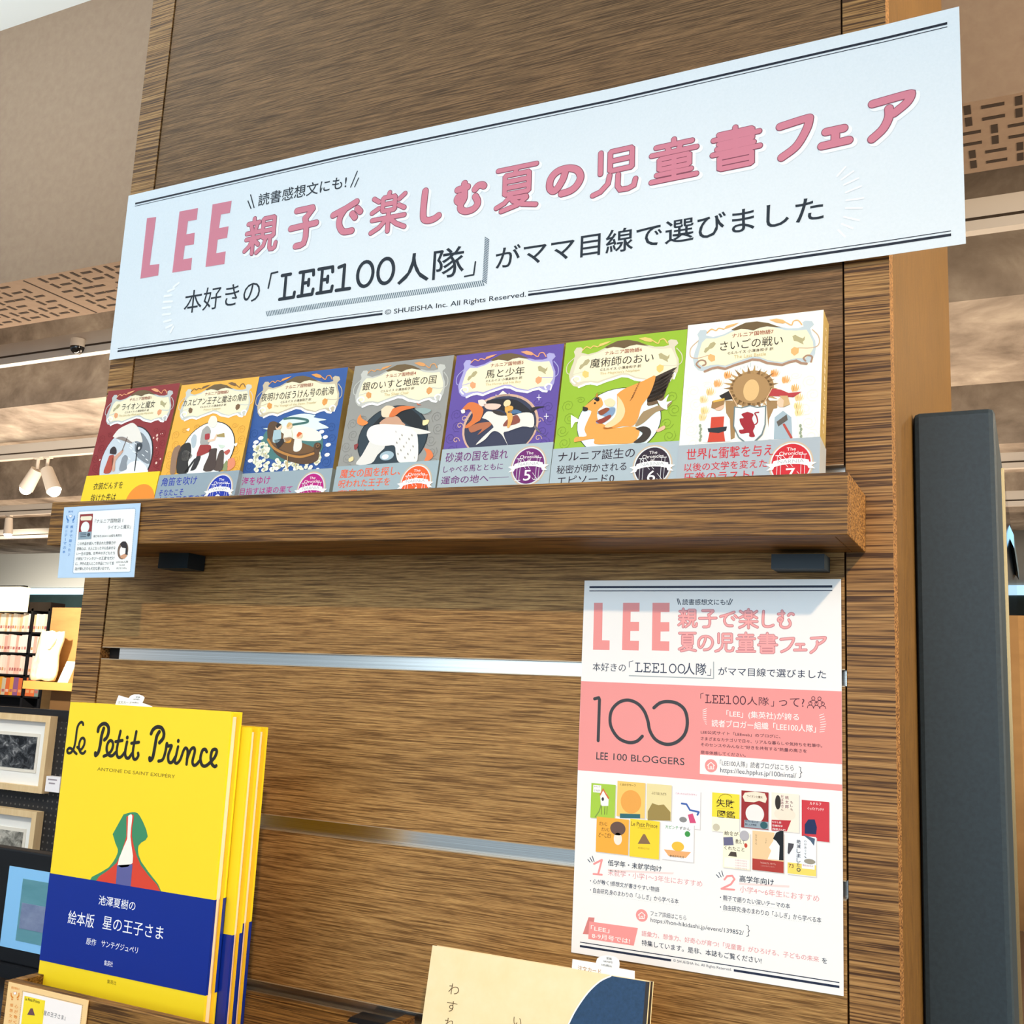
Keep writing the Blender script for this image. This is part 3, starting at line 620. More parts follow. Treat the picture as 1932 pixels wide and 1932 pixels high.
for q in (275, 320, 355): S.stroke([(q, 395), (q-6, 515)], 7, INK('#6a6b3a'), 3)
shadowed((505, 25), (898, 575), '#f7cd6e', 1)
S.text('くまの子ウーフ', (540, 98), (770, 104), (540, 66), INK('#4a3414'), 3, .02); S.ell((700, 330), 150, 170, INK('#f0a94e'), 3); S.poly([(540, 500), (835, 510), (835, 572), (540, 568)], INK('#2f6a72'), 4)
shadowed((935, 62), (1284, 610), '#efe0a6', 1)
S.text('ふたりはともだち', (1000, 225), (1215, 235), (1000, 185), INK('#6b4d2c'), 3, .02); S.poly([(945, 470), (1010, 350), (1100, 380), (1180, 370), (1275, 480), (1275, 605), (945, 600)], INK('#a08a4c'), 3)
shadowed((1330, 150), (1705, 735), '#f7f5f6', 1)
S.text('こまったさんのスパゲティ', (1352, 222), (1660, 240), (1352, 196), INK('#d2698c'), 3, .02)
S.stroke([(1440, 355), (1510, 365), (1560, 450), (1690, 480), (1670, 520)], 24, INK('#3a62b0'), 3); S.poly([(1530, 520), (1600, 500), (1650, 640), (1560, 640)], INK('#d8507c'), 3); S.ell((1460, 590), 55, 40, INK('#8c8c8c'), 3)
shadowed((203, 545), (658, 1110), '#f6b03f', 3)
S.text('だいじ', (240, 675), (355, 680), (240, 622), INK('#6b3f1c'), 5, .02); S.text('だいじ', (272, 755), (388, 762), (272, 705), INK('#6b3f1c'), 5, .02); S.text('どーこだ?', (230, 845), (408, 858), (230, 775), INK('#6b3f1c'), 5, .02)
S.ell((510, 720), 112, 100, INK('#6a5046'), 5); S.ell((510, 870), 60, 90, INK('#f7eadb'), 5)
shadowed((692, 575), (1108, 1172), '#fdd832', 3)
S.text('Le Petit Prince', (705, 690), (1085, 705), (705, 625), INK('#3b3420'), 5, .0); S.text('ANTOINE DE SAINT EXUPERY', (800, 720), (985, 728), (800, 706), INK('#a08a30'), 5)
S.text('絵本 星の王子さま', (805, 1020), (970, 1026), (805, 990), INK('#a8902c'), 5); S.poly([(880, 800), (905, 800), (985, 945), (800, 940)], INK('#8a6a4a'), 5)
shadowed((1160, 622), (1610, 1215), '#fbfbfb', 3)
S.text('大ピンチ', (1200, 720), (1392, 732), (1200, 668), INK('#3f9a4a'), 5, .03); S.text('ずかん', (1405, 738), (1565, 748), (1405, 690), INK('#2c2f33'), 5, .03); S.ell((1525, 800), 40, 42, INK('#3f9a4a'), 5)
S.poly([(1180, 1022), (1575, 1065), (1500, 1150), (1250, 1120)], INK('#f0b173'), 5); S.ell((1385, 980), 90, 70, INK('#f2c23f'), 6); S.text('鈴木のりたけ', (1265, 1138), (1475, 1158), (1265, 1100), INK('#4a3424'), 6, .03)
S.zoom(1330, 1480, .13458)
shadowed((104, 110), (482, 690), '#fbf7e2', 1)
S.rect((104, 110), (482, 485), INK('#f7e23c'), 3); S.text('失敗', (160, 318), (415, 325), (160, 205), INK('#3a2410'), 4, .02); S.rect((165, 328), (405, 352), INK('#c0502c'), 4); S.text('図鑑', (175, 465), (425, 472), (175, 365), INK('#3a2410'), 4, .02)
S.ell((160, 600), 50, 50, INK('#cfc7ae'), 3); S.stroke(arc(290, 210, 95, 75, 20, 165, 14), 6, INK('#7a5a1c'), 4)
shadowed((513, 82), (890, 640), '#9c2a2a', 1)
S.poly([(530, 170), (560, 115), (700, 100), (840, 125), (870, 200), (850, 260), (760, 230), (690, 250), (560, 240)], INK('#f3e8d2'), 3); S.text('ライオンと魔女', (590, 185), (810, 192), (590, 150), INK('#6b4a30'), 4, .01); S.ell((700, 410), 130, 130, INK('#f1eeea'), 3)
S.rect((555, 495), (890, 630), INK('#9aa9b4'), 4); S.text('世界1億人が', (565, 530), (755, 540), (565, 500), NAVL, 5, .02); S.text('親しんだ物語', (565, 575), (725, 582), (565, 545), NAVL, 5, .02); S.ell((828, 572), 52, 50, INK('#2f5f66'), 5)
shadowed((935, 110), (1320, 680), '#fbeedd', 1)
S.vtext('もしも', (1215, 250), (1215, 350), 40, INK('#5a2030'), 3, .02); S.vtext('桃太郎', (1150, 185), (1150, 310), 55, INK('#7a2440'), 3, .02); S.vtext('おばあさん', (1085, 165), (1085, 350), 42, INK('#7a2440'), 3, .02); S.ell((1024, 250), 40, 100, INK('#2f2620'), 3)
S.ell((1120, 420), 150, 90, INK('#f7e6d2'), 3); S.poly([(935, 495), (1210, 505), (1150, 655), (935, 645)], INK('#c0303a'), 4); S.text('むかし話', (945, 540), (1070, 545), (945, 512), WHI, 5, .02); S.text('空想科学', (945, 590), (1090, 596), (945, 562), WHI, 5, .02); S.text('発想力UP!', (945, 640), (1130, 648), (945, 612), WHI, 5, .02)
shadowed((1357, 215), (1745, 810), '#d23a44', 1)
S.text('ルドルフ', (1470, 285), (1630, 295), (1470, 245), WHI, 3, .03); S.text('イッパイアッテナ', (1435, 362), (1670, 372), (1435, 318), WHI, 3, .03); S.poly([(1400, 560), (1450, 490), (1540, 490), (1570, 600), (1560, 700), (1400, 690)], INK('#1f2c58'), 3)
shadowed((258, 650), (632, 1205), '#fdf8dc', 3)
S.text('給食が', (275, 710), (470, 725), (275, 650), INK('#4a3a28'), 5, .02); S.text('教えて', (430, 830), (560, 838), (430, 765), INK('#4a3a28'), 5, .01); S.text('くれたこと', (275, 920), (555, 936), (275, 865), INK('#4a3a28'), 5, .01)
S.poly([(260, 740), (390, 735), (405, 850), (265, 855)], INK('#6b6a8a'), 5); S.ell((555, 720), 68, 75, INK('#b9b6bc'), 5); S.poly([(325, 1000), (365, 940), (440, 950), (450, 1015)], INK('#4a4038'), 5); S.ell((575, 855), 22, 32, INK('#c8452f'), 5); S.rect((275, 1020), (625, 1190), INK('#f7f4ee'), 5)
for q in range(4): S.text('人は食でつながる', (425, 1075+q*36), (590, 1082+q*36), (425, 1054+q*36), INK('#d89aa0'), 6)
shadowed((668, 645), (1105, 1245), '#f3cf9f', 3)
S.poly([(1105, 645), (1105, 1065), (880, 1045), (930, 930), (900, 880), (960, 790), (980, 670), (1040, 648)], INK('#f7f5f2'), 5); S.poly([(955, 760), (1000, 675), (1060, 648), (1104, 648), (1104, 1064), (1040, 1060), (1050, 860), (1000, 790)], INK('#14171c'), 6)
S.vtext('わすれても', (720, 710), (720, 830), 26, INK('#6b5334'), 5); S.vtext('いつか', (860, 760), (855, 815), 22, INK('#6b5334'), 5)
S.rect((668, 1035), (1105, 1243), INK('#b23c33'), 7); S.text('「みんなおなじでも、ちがっても」', (780, 1115), (995, 1122), (780, 1088), INK('#f3d3c6'), 8); S.text('ことばのなかにあるやさしさをさがして', (785, 1152), (985, 1160), (785, 1132), INK('#e0a89c'), 8)
shadowed((1158, 700), (1560, 1300), '#f2f6fa', 3)
S.vtext('絶滅しました。', (1315, 800), (1315, 1195), 62, INK('#2a3550'), 6, .01); S.vtext('わけあって、', (1410, 795), (1410, 1020), 34, INK('#2a3550'), 6); S.rect((1160, 1090), (1560, 1290), INK('#f5dc6a'), 5); S.text('73', (1175, 1165), (1245, 1168), (1175, 1112), INK('#7a4a2c'), 6, .02)
S.poly([(1170, 820), (1250, 830), (1240, 880), (1180, 980), (1160, 960)], INK('#4d4a50'), 6); S.poly([(1370, 700), (1545, 760), (1530, 860), (1480, 790)], INK('#4c6078'), 5); S.ell((1470, 1080), 80, 36, INK('#9b9484'), 6); S.rect((1360, 1110), (1540, 1195), WHI, 6); S.text('理由はあるよ', (1370, 1145), (1520, 1155), (1370, 1118), INK('#a86a8a'), 7)
# lower captions
S.zoom(*Z8)
for q in ((140, 542, 155, 560), (155, 530, 170, 558), (170, 520, 182, 556)): S.stroke([q[:2], q[2:]], 5, NAVL, 1)
S.stroke([(182, 572), (235, 545), (210, 640)], 12, PK, 1); S.stroke([(178, 640), (235, 645)], 11, PK, 1)
S.poly([(275, 608), (720, 630), (715, 642), (275, 622)], INK('#fadcd8'), 1)
S.text('低学年・未就学向け', (275, 590), (638, 622), (275, 548), NAVY, 2, .008)
S.text('未就学・小学1〜3年生におすすめ', (275, 655), (912, 722), (275, 614), PTXT, 1)
S.text('・心が動く!感想文が書きやすい物語', (155, 705), (622, 760), (155, 672), NAVL, 1, .008)
S.text('・自由研究:身のまわりの「ふしぎ」から学べる本', (155, 768), (752, 840), (155, 733), NAVL, 1, .008)
for a_, b_ in (((172, 712), (625, 764)), ((172, 778), (760, 852))):
    a2, b2 = S.uv(a_), S.uv(b_); v = (a2[1]+b2[1])/2
    for q in range(60): uu = a2[0]+(b2[0]-a2[0])*q/60; S.rect_uv(uu, v-.0001, uu+.0004, v+.0001, GRY, 1)
for q in ((1008, 645, 1026, 664), (1025, 630, 1040, 660), (1044, 620, 1054, 655)): S.stroke([q[:2], q[2:]], 5, NAVL, 1)
S.stroke([(1062, 678), (1080, 655), (1115, 652), (1130, 675), (1105, 710), (1042, 740), (1128, 746)], 12, PK, 1)
S.poly([(1160, 698), (1500, 718), (1500, 732), (1160, 712)], INK('#fadcd8'), 1)
S.text('高学年向け', (1163, 698), (1395, 715), (1163, 652), NAVY, 2, .008)
S.text('小学4〜6年生におすすめ', (1165, 770), (1702, 822), (1165, 726), PTXT, 1)
S.text('・親子で語りたい深いテーマの本', (1032, 822), (1505, 870), (1032, 786), NAVL, 1, .008)
S.text('・自由研究:身のまわりの「ふしぎ」から学べる本', (1032, 888), (1716, 966), (1032, 850), NAVL, 1, .008)
for a_, b_ in (((1050, 830), (1510, 880)), ((1050, 898), (1720, 975))):
    a2, b2 = S.uv(a_), S.uv(b_); v = (a2[1]+b2[1])/2
    for q in range(60): uu = a2[0]+(b2[0]-a2[0])*q/60; S.rect_uv(uu, v-.0001, uu+.0004, v+.0001, GRY, 1)
house(S, (504, 920), 40, 1)
S.text('フェア詳細はこちら', (563, 925), (804, 952), (563, 890), NAVY, 1)
S.text('https://hon-hikidashi.jp/event/139852/', (563, 975), (1192, 1058), (563, 938), NAVY, 1)
S.stroke([(1210, 985), (1224, 992), (1222, 1014), (1232, 1024), (1222, 1032), (1226, 1056), (1212, 1062)], 4, NAVY, 1)
S.poly([(145, 932), (185, 935), (172, 1050), (106, 1045)], INK('#d98480'), 1)
S.poly([(150, 960), (478, 1005), (450, 1124), (143, 1078)], PK, 2)
S.text('「LEE」', (160, 1022), (285, 1040), (160, 985), WHI, 3, .02); S.text('8-9月号では!', (168, 1075), (425, 1110), (168, 1040), WHI, 3, .02)
S.text('語彙力、想像力、好奇心が育つ!「児童書」がひろげる、子どもの未来', (503, 1055), (1700, 1240), (503, 1018), PTXT, 1, .006); S.text('を', (1720, 1242), (1755, 1246), (1720, 1205), NAVY, 1, .01)
S.text('特集しています。是非、本誌もご覧ください!', (503, 1122), (1312, 1248), (503, 1082), NAVY, 1, .008)
va, vb_ = S.uv((86, 1100))[1], S.uv((1838, 1373))[1]; hv = (va+vb_)/2
ua, ub = S.uv((86, 1128))[0], S.uv((1838, 1400))[0]
S.rect_uv(ua, hv-.0004, ub, hv+.0004, NAVY, 1)
hv2 = hv-.0036; um0, um1 = S.uv((702, 1222))[0], S.uv((1125, 1290))[0]
S.rect_uv(ua, hv2-.0010, um0, hv2+.0010, NAVY, 1); S.rect_uv(um1, hv2-.0010, ub, hv2+.0010, NAVY, 1)
S.text('© SHUEISHA Inc. All Rights Reserved.', (716, 1240), (1110, 1298), (716, 1216), NAVL, 1)
o = S.build('poster', None, (px0, -.0012, pz0)); tag(o, 'white and coral paper poster taped to the oak boards below the upper tray', 'poster')

# ------------------------------------------------------------------ long banner
bu0, bu1, bz0, bz1 = -.7145, .3715, .3085, .5510
fold1, fold2 = at_y((648, 285), -.003).x, at_y((1157, 172), -.003).x
def bend(u):
    K = [(-.80, .0015), (fold1, .0075), (fold2, .0022), (.302, .0065), (.45, .012)]
    for (a, p), (b, q) in zip(K, K[1:]):
        if u <= b: return p+(q-p)*(u-a)/(b-a)
    return K[-1][1]
B = Sheet((0, -.003, 0), bend=bend, step=.00022)
BW = noise_mat('banner_paper', ('#dde5ea', '#e2e9ee'), (400, 400, 400), .5, .3)
us = [bu0, fold1, fold2, .302, bu1]
for a, b in zip(us, us[1:]):
    B.poly_uv([(a, bz0), (b, bz0), (b, bz1), (a, bz1)], BW, 0); B.poly_uv([(a, bz1), (b, bz1), (b, bz0), (a, bz0)], BW, -2)
for a, b in zip(us, us[1:]):
    for zz in (bz0, bz1): B.add([B.P(a, zz, 0), B.P(b, zz, 0), B.P(b, zz, -2), B.P(a, zz, -2)], [(0, 1, 2, 3)], BW)
for u in (bu0, bu1): B.add([B.P(u, bz0, 0), B.P(u, bz1, 0), B.P(u, bz1, -2), B.P(u, bz0, -2)], [(0, 1, 2, 3)], BW)
BPK = INK('#d27f90'); BOUT = INK('#8c4a5c'); BNV = INK('#17222e'); BWH = INK('#f4f8fb'); BLN = INK('#0f1628'); BHT = INK('#5d6f7c')
Z1 = (200, 320, .41408); Z2 = (900, 0, .53416)
cuts = (fold1, fold2, .302)
B.zoom(0, 0, 1)
la, lb = B.uv((258, 387))[0], B.uv((1788.4, 53))[0]
vt1 = (B.uv((258, 387))[1]+B.uv((1788.4, 52.4))[1])/2
B.rect_uv(la, vt1-.0013, lb, vt1+.0013, BLN, 1, cuts); B.rect_uv(la, vt1-.0042, lb, vt1-.0034, BLN, 1, cuts)
va = (B.uv((225, 663))[1]+B.uv((1795.8, 451.4))[1])/2
c1, c2 = B.uv((727, 597))[0], B.uv((999, 560))[0]
for a, b in ((B.uv((225, 663))[0], c1), (c2, B.uv((1795.8, 451))[0])):
    B.rect_uv(a, va-.0013, b, va+.0013, BLN, 1, cuts); B.rect_uv(a, va+.0034, b, va+.0042, BLN, 1, cuts)
B.text('© SHUEISHA Inc. All Rights Reserved.', (731, 602), (995, 563), (730, 590), BNV, 1, .004)
B.zoom(*Z1)
B.poly([(195,226),(237,221),(208,440),(252,435),(247,487),(165,501)], BPK, 1)
B.poly([(345,197),(430,182),(424,235),(384,241),(376,301),(415,294),(411,347),(370,353),(362,415),(403,408),(398,462),(312,475)], BPK, 1)
B.poly([(497,166),(585,150),(577,205),(536,212),(527,274),(571,266),(564,318),(521,326),(514,388),(558,380),(552,437),(465,450)], BPK, 1)
B.text('読書感想文にも!', (705, 178), (1110, 96), (703, 122), BNV, 1, .008)
rays(B, [((660, 152), (674, 186)), ((672, 124), (688, 182)), ((1160, 20), (1130, 92)), ((1166, 50), (1148, 90))], 4.5, BNV, 1)
# title characters: centre and upright size (zoom points)
TB = [('親', Z1, (721, 305), 160, 178), ('子', Z1, (915, 273), 142, 190), ('で', Z1, (1111, 231), 150, 158), ('楽', Z1, (1301, 203), 172, 195), ('し', Z1, (1494, 171), 100, 168), ('む', Z1, (1669, 132), 150, 160),
      ('夏', Z2, (146, 670), 158, 166), ('の', Z2, (315, 644), 136, 112), ('児', Z2, (489, 609), 172, 165), ('童', Z2, (699, 567), 184, 158), ('書', Z2, (919, 526), 193, 158), ('フ', Z2, (1126, 497), 138, 150), ('ェ', Z2, (1269, 494), 130, 78), ('ア', Z2, (1467, 425), 178, 162)]
TS_ = []
for ch, z, c, w_, h_ in TB:
    B.zoom(*z); u, v = B.uv(c); a = B.wid(w_, c); h2 = B.uv((c[0], c[1]-h_/2))[1]-B.uv((c[0], c[1]+h_/2))[1]
    P = [p for s_ in hs[ch] for p in s_]; xs = [p[0] for p in P]; ys = [p[1] for p in P]; ww, hh = max(xs)-min(xs), max(ys)-min(ys); cx, cy = (max(xs)+min(xs))/2, (max(ys)+min(ys))/2
    th = .0090 if ch in '子でしむのフェア' else .0066; kx, ky = (a-th)/ww, (h2-th)/hh
    TS_.append((th, [[(u+(p[0]-cx)*kx, v+(p[1]-cy)*ky) for p in s_] for s_ in hs[ch]]))
for th, S_ in TS_:
    for st in S_: B.stroke_uv([(x+.0026, y-.0026) for x, y in st], th+.0024, BWH, 1)
for th, S_ in TS_:
    for st in S_: B.stroke_uv(st, th+.0004, BOUT, 2)
for th, S_ in TS_:
    for st in S_: B.stroke_uv(st, th-.0012, BPK, 3)
B.zoom(*Z1)
B.text('本好きの', (362, 668), (712, 606), (372, 565), BNV, 1)
B.stroke([(754, 548), (768, 482), (797, 475)], 7, BNV, 1); B.stroke([(1644, 494), (1684, 486), (1692, 428)], 7, BNV, 1)
slab(B, 'LEE100', (797, 606), (1330, 531), (805, 484), BNV, 1, .125)
B.text('人隊', (1338, 535), (1638, 492), (1345, 400), BNV, 1, .012)
h0, h1 = B.uv((742, 663)), B.uv((1728, 526)); v = (h0[1]+h1[1])/2
for i in range(118):
    u = h0[0]+(h1[0]-h0[0])*i/118; B.poly_uv([(u, v+.0035), (u+.0013, v+.0035), (u+.0042, v-.0035), (u+.0029, v-.0035)], BHT, 1)
vu = B.uv((1732, 320))[1]
for i in range(26):
    y = v+.004+(vu-v)*i/26; B.poly_uv([(h1[0]-.0015, y), (h1[0]+.0045, y-.0045), (h1[0]+.0045, y-.0058), (h1[0]-.0015, y-.0013)], BHT, 1)
rays(B, [((342, 522), (318, 540)), ((322, 548), (292, 560)), ((308, 578), (276, 582)), ((312, 606), (272, 608)), ((304, 632), (268, 636)), ((303, 662), (268, 666)), ((306, 690), (274, 698)), ((312, 712), (284, 726)), ((318, 720), (304, 746))], 8, BWH, 1)
B.zoom(*Z2)
B.text('がママ目線で選びました', (70, 955), (1228, 790), (76, 875), BNV, 1, .010)
rays(B, [((1305, 600), (1276, 632)), ((1333, 615), (1290, 645)), ((1350, 640), (1300, 663)), ((1360, 668), (1306, 690)), ((1368, 710), (1308, 718)), ((1363, 745), (1306, 745)), ((1352, 788), (1300, 776)), ((1330, 816), (1292, 800)), ((1303, 845), (1280, 822))], 7, BWH, 1)
o = B.build('banner', None, (bu0, -.003, bz0)); tag(o, 'wide folded white paper banner with pink lettering across the top of the cabinet', 'banner')

# ------------------------------------------------------------------ small books on the upper tray
GOLD = noise_mat('gold_paper_spine', ('#8f7a45', '#a8925a'), (90, 90, 30), .45, .4); PAGES = mat('#e8d9b8', .8)
CART = [(183,600),(225,610),(213,560),(232,480),(262,400),(275,330),(260,290),(290,245),(345,240),(370,262),(350,300),(430,318),(540,290),(640,240),(700,205),(780,165),(900,152),(1020,168),(1110,200),(1230,225),(1340,222),(1400,205),(1385,160),(1420,140),(1490,148),(1512,185),(1470,225),(1488,290),(1525,360),(1530,430),(1522,500),(1490,570),(1430,605),(1375,600),(1320,572),(1240,590),(1170,618),(1090,608),(1010,598),(930,566),(850,560),(760,590),(660,620),(560,660),(480,645),(420,655),(340,688),(270,675),(228,630)]
CARTI = [(283,470),(310,380),(355,335),(450,335),(560,300),(660,250),(730,232),(800,238),(860,250),(930,220),(1010,205),(1090,215),(1200,245),(1320,250),(1430,240),(1462,290),(1500,370),(1505,440),(1470,500),(1420,545),(1330,545),(1240,565),(1170,590),(1090,580),(1010,565),(920,530),(840,530),(760,555),(660,590),(560,625),(480,615),(400,620),(330,640),(280,610),(265,540)]
FAN = [(625,240),(690,205),(780,165),(900,152),(1020,168),(1110,200),(1160,215),(1090,212),(1010,203),(930,218),(862,248),(800,236),(730,232),(660,250)]
Z7b = (1270, 580, .17594)
NORM = {}
def book(num, tl, tr, col, title, tw, sub, eng, obi_px, obi_col, lines, badge, drape, tas, label, th_=9., art=None, zr=None, paper_edge='#ffffff'):
    ty = -.055; A = at_y(tl, ty); Bp = at_y(tr, ty); W = min(max((Bp.x-A.x), .122), .134); th = math.radians(th_)
    wv = Vector((0, math.sin(th), math.cos(th))); zf = .0508-TS*(A.x+W/2+.2)
    H = (A.z-zf)/math.cos(th); O = A-wv*H; T = .028
    root = empty('small_book', O+Vector((W/2, T/2, 0)), label, 'book', 'seven small books on the upper tray')
    def place(sh, name, **k_): o_ = sh.build(name, root, **k_); o_.location = -root.location; return o_
    S = Sheet(O, (1, 0, 0), wv); n = S.n; c = PAPER(col, .4)
    S.rect_uv(0, 0, W, H, c, 0)
    bk = -n*T
    def face(p): S.add(p, [(0, 1, 2, 3)], c)
    P = lambda u, v, d=0: O+S.ux*u+wv*v-n*d
    e = .0012
    S.add([P(W, 0), P(W, 0, T), P(W, H, T), P(W, H)], [(0, 1, 2, 3)], GOLD)          # spine on the right
    S.add([P(W, 0, T), P(0, 0, T), P(0, H, T), P(W, H, T)], [(0, 1, 2, 3)], c)
    S.add([P(0, 0), P(0, H), P(0, H, e), P(0, 0, e)], [(0, 1, 2, 3)], c); S.add([P(0, H), P(W, H), P(W, H, e), P(0, H, e)], [(0, 1, 2, 3)], c)
    S.add([P(W-e, H, 0), P(W, H, 0), P(W, H, T), P(W-e, H, T)], [(0, 1, 2, 3)], GOLD)
    S.add([P(0, 0, e), P(0, H, e), P(W-e, H, e), P(W-e, 0, e)], [(0, 1, 2, 3)], c); S.add([P(0, 0, T-e), P(W-e, 0, T-e), P(W-e, H, T-e), P(0, H, T-e)], [(0, 1, 2, 3)], c)
    # spine lettering
    SP = Sheet(P(W+.0003, 0, T), tuple(n), tuple(wv))
    for i, ch in enumerate('ナルニア国物語'+title[:9]):
        SP.text_uv(ch, T*.42, H*(.93-.042*i)-.0035, T*.42+.006, H*(.93-.042*i)+.0025, INK('#f3ead2'), 0)
    off = len(S.v); S.v += SP.v
    for f, mi in zip(SP.f, SP.mi): S.f.append([i+off for i in f]); S.mi.append(S.mid(SP.ms[mi])); S.sm.append(False)
    # cartouche, shared by the series
    if not NORM:
        S.zoom(*Z7b)
        for nm, L in (('c', CART), ('i', CARTI), ('f', FAN)): NORM[nm] = [(p[0]/W, (p[1]-H)/W) for p in map(S.uv, L)]
        for nm, L in (('t1', [(570,200),(640,180),(710,165),(650,200),(590,222),(545,235)]), ('t2', [(1030,135),(1110,120),(1180,135),(1215,160),(1180,175),(1110,165)]), ('b1', [(375,520),(400,500),(450,520),(450,570),(410,585),(375,555)]), ('b2', [(1265,450),(1300,425),(1350,440),(1345,490),(1300,520),(1265,490)])): NORM[nm] = [(p[0]/W, (p[1]-H)/W) for p in map(S.uv, L)]
        for nm, L in (('k1', [(545,235),(490,225),(460,250),(410,235),(365,275)]), ('k2', [(1215,165),(1270,190),(1290,150),(1340,140),(1380,185)]), ('l1', [(270,360),(190,440),(190,530),(270,545),(375,515)]), ('l2', [(1495,240),(1560,310),(1560,400),(1480,435),(1340,435)]), ('s1', [(290,650),(250,610),(290,570),(340,575),(350,610),(320,625)]), ('s2', [(1480,585),(1490,530),(1440,515),(1400,545),(1420,575)])): NORM[nm] = [(p[0]/W, (p[1]-H)/W) for p in map(S.uv, L)]
        for nm, L in (('lion1', [(330,480),(345,440),(375,425),(400,385),(440,370),(460,390),(440,420),(420,440),(395,445),(370,470),(350,490)]), ('lion2', [(1280,310),(1310,295),(1345,315),(1390,335),(1415,310),(1410,350),(1390,370),(1400,400),(1370,385),(1330,365),(1295,360)])): NORM[nm] = [(p[0]/W, (p[1]-H)/W) for p in map(S.uv, L)]
    g = lambda nm: [(x*W, H+y*W) for x, y in NORM[nm]]
    S.poly_uv(g('c')[1:], INK(drape), 1); S.poly_uv(g('i'), INK('#f0e6c4'), 2); S.poly_uv(g('f'), INK('#6b5636'), 3)
    for nm in ('t1', 't2', 'b1', 'b2'): S.poly_uv(g(nm), INK(tas), 3)
    for nm in ('k1', 'k2'): S.stroke_uv(spline(g(nm), 4), .0011, INK(tas), 3)
    for nm in ('l1', 'l2'): S.stroke_uv(spline(g(nm), 4), .0009, INK(drape if num != 7 else '#c9a98a'), 2)
    for nm in ('s1', 's2'): S.stroke_uv(spline(g(nm), 4), .0016, INK(paper_edge if num != 7 else '#a5826a'), 3)
    if num in (1, 5, 6, 7):
        for nm in ('lion1', 'lion2'): S.poly_uv(g(nm), INK('#b0a67c'), 3)
    E_ = [(x*W, H+y*W) for x, y in NORM['c']][32:47]
    S.stroke_uv(E_, .0024, INK(paper_edge if num != 7 else '#a5826a'), 3)
    # words in the cartouche
    k_ = lambda x, y: (x*W, H+y*W)
    a = k_(.345, -.150); b = k_(.65, -.114); S.text_uv('ナルニア国物語%d' % num, a[0], a[1], b[0], b[1], INK('#9c4a34'), 4, .006)
    a = k_(.49-tw/2, -.250); b = k_(.49+tw/2, -.170); S.text_uv(title, a[0], a[1], b[0], b[1], INK('#241a12'), 4, .0)
    a = k_(.32, -.286); b = k_(.655, -.261); S.text_uv('C.S.ルイス 小澤身和子 訳', a[0], a[1], b[0], b[1], INK('#5c4a36'), 4, .004)
    ew = min(.24, .0078*len(eng)); a = k_(.485-ew, -.324); b = k_(.485+ew, -.296); S.text_uv(eng, a[0], a[1], b[0], b[1], INK('#c9b47c'), 4, 0)
    # tone-on-tone scrollwork
    rc = lin(col); sc = mat(tuple(x*.72 for x in rc) if num != 7 else tuple(x*.88 for x in rc), .5, 0, .3)
    random.seed(num)
    for sd in (.08, .92):
        for q in range(6):
            cy = -.56-.105*q; cx = sd+.03*math.sin(q*2.1)
            S.stroke_uv([k_(cx+(.012+.0032*i)*math.cos(i*.8+q), cy+(.012+.0032*i)*math.sin(i*.8+q)) for i in range(14)], .0006, sc, 1, cap=False)
    for q in range(5):
        cx = .18+.16*q; S.stroke_uv([k_(cx+(.01+.003*i)*math.cos(i*.8+q), -.52+.03*math.sin(q*1.7)+(.008+.002*i)*math.sin(i*.8+q)) for i in range(12)], .0006, sc, 1, cap=False)
    if art: S.zoom(*zr); art(S, lambda *p: [S.uv(q) for q in p])
    place(S, 'cover')
    pg = MB(); pp = lambda u, v, d: P(u, v, d)
    a = [pp(.001, .0012, e+.0001), pp(W-e-.0006, .0012, e+.0001), pp(W-e-.0006, H-.0022, e+.0001), pp(.001, H-.0022, e+.0001)]
    pg.prism(a, tuple(-n*(T-2*e-.0002)), PAGES); place(pg, 'page_block')
    # paper band round the lower part
    D = Sheet(O+n*.0012, (1, 0, 0), wv); D.zoom(0, 0, 1); oh = D.uv(obi_px)[1]; oc = mat(obi_col, .30, .15 if num > 1 else 0., .5)
    D.rect_uv(-.0004, .0004, W+.0006, oh, oc, 0)
    D.add([P(W+.0006, .0004, -.0012), P(W+.0006, .0004, T+.0006), P(W+.0006, oh, T+.0006), P(W+.0006, oh, -.0012)], [(0, 1, 2, 3)], oc)
    D.add([P(W+.0006, .0004, T+.0006), P(-.0004, .0004, T+.0006), P(-.0004, oh, T+.0006), P(W+.0006, oh, T+.0006)], [(0, 1, 2, 3)], oc)
    D.add([P(-.0004, .0004, -.0012), P(-.0004, oh, -.0012), P(-.0004, oh, 0), P(-.0004, .0004, 0)], [(0, 1, 2, 3)], oc)
    if zr: D.zoom(*zr)
    for ln in lines: D.text(*ln[:4], INK(badge if len(ln) < 5 else ln[4]), 1, .004)
    if num == 1: D.ell((612, 1860), 205, 270, INK('#ee8f2c'), 1, 30, t0=0, t1=180)
    if num > 1:
        cu, cv = W*.812, oh-.0245; bc = INK(badge); R_ = .0185
        D.ell_uv(cu, cv, R_*1.07, R_*1.18, INK('#c9b49a'), 1); D.ell_uv(cu, cv, R_, R_*1.1, INK('#d8dde0'), 2); D.ell_uv(cu, cv, R_*.93, R_*1.03, bc, 3)
        D.text_uv('The', cu-.004, cv+.0125, cu+.004, cv+.0155, WHI, 4); D.text_uv('Chronicles', cu-.0105, cv+.0082, cu+.0105, cv+.0118, WHI, 4); D.text_uv('of', cu-.002, cv+.005, cu+.002, cv+.0078, WHI, 4)
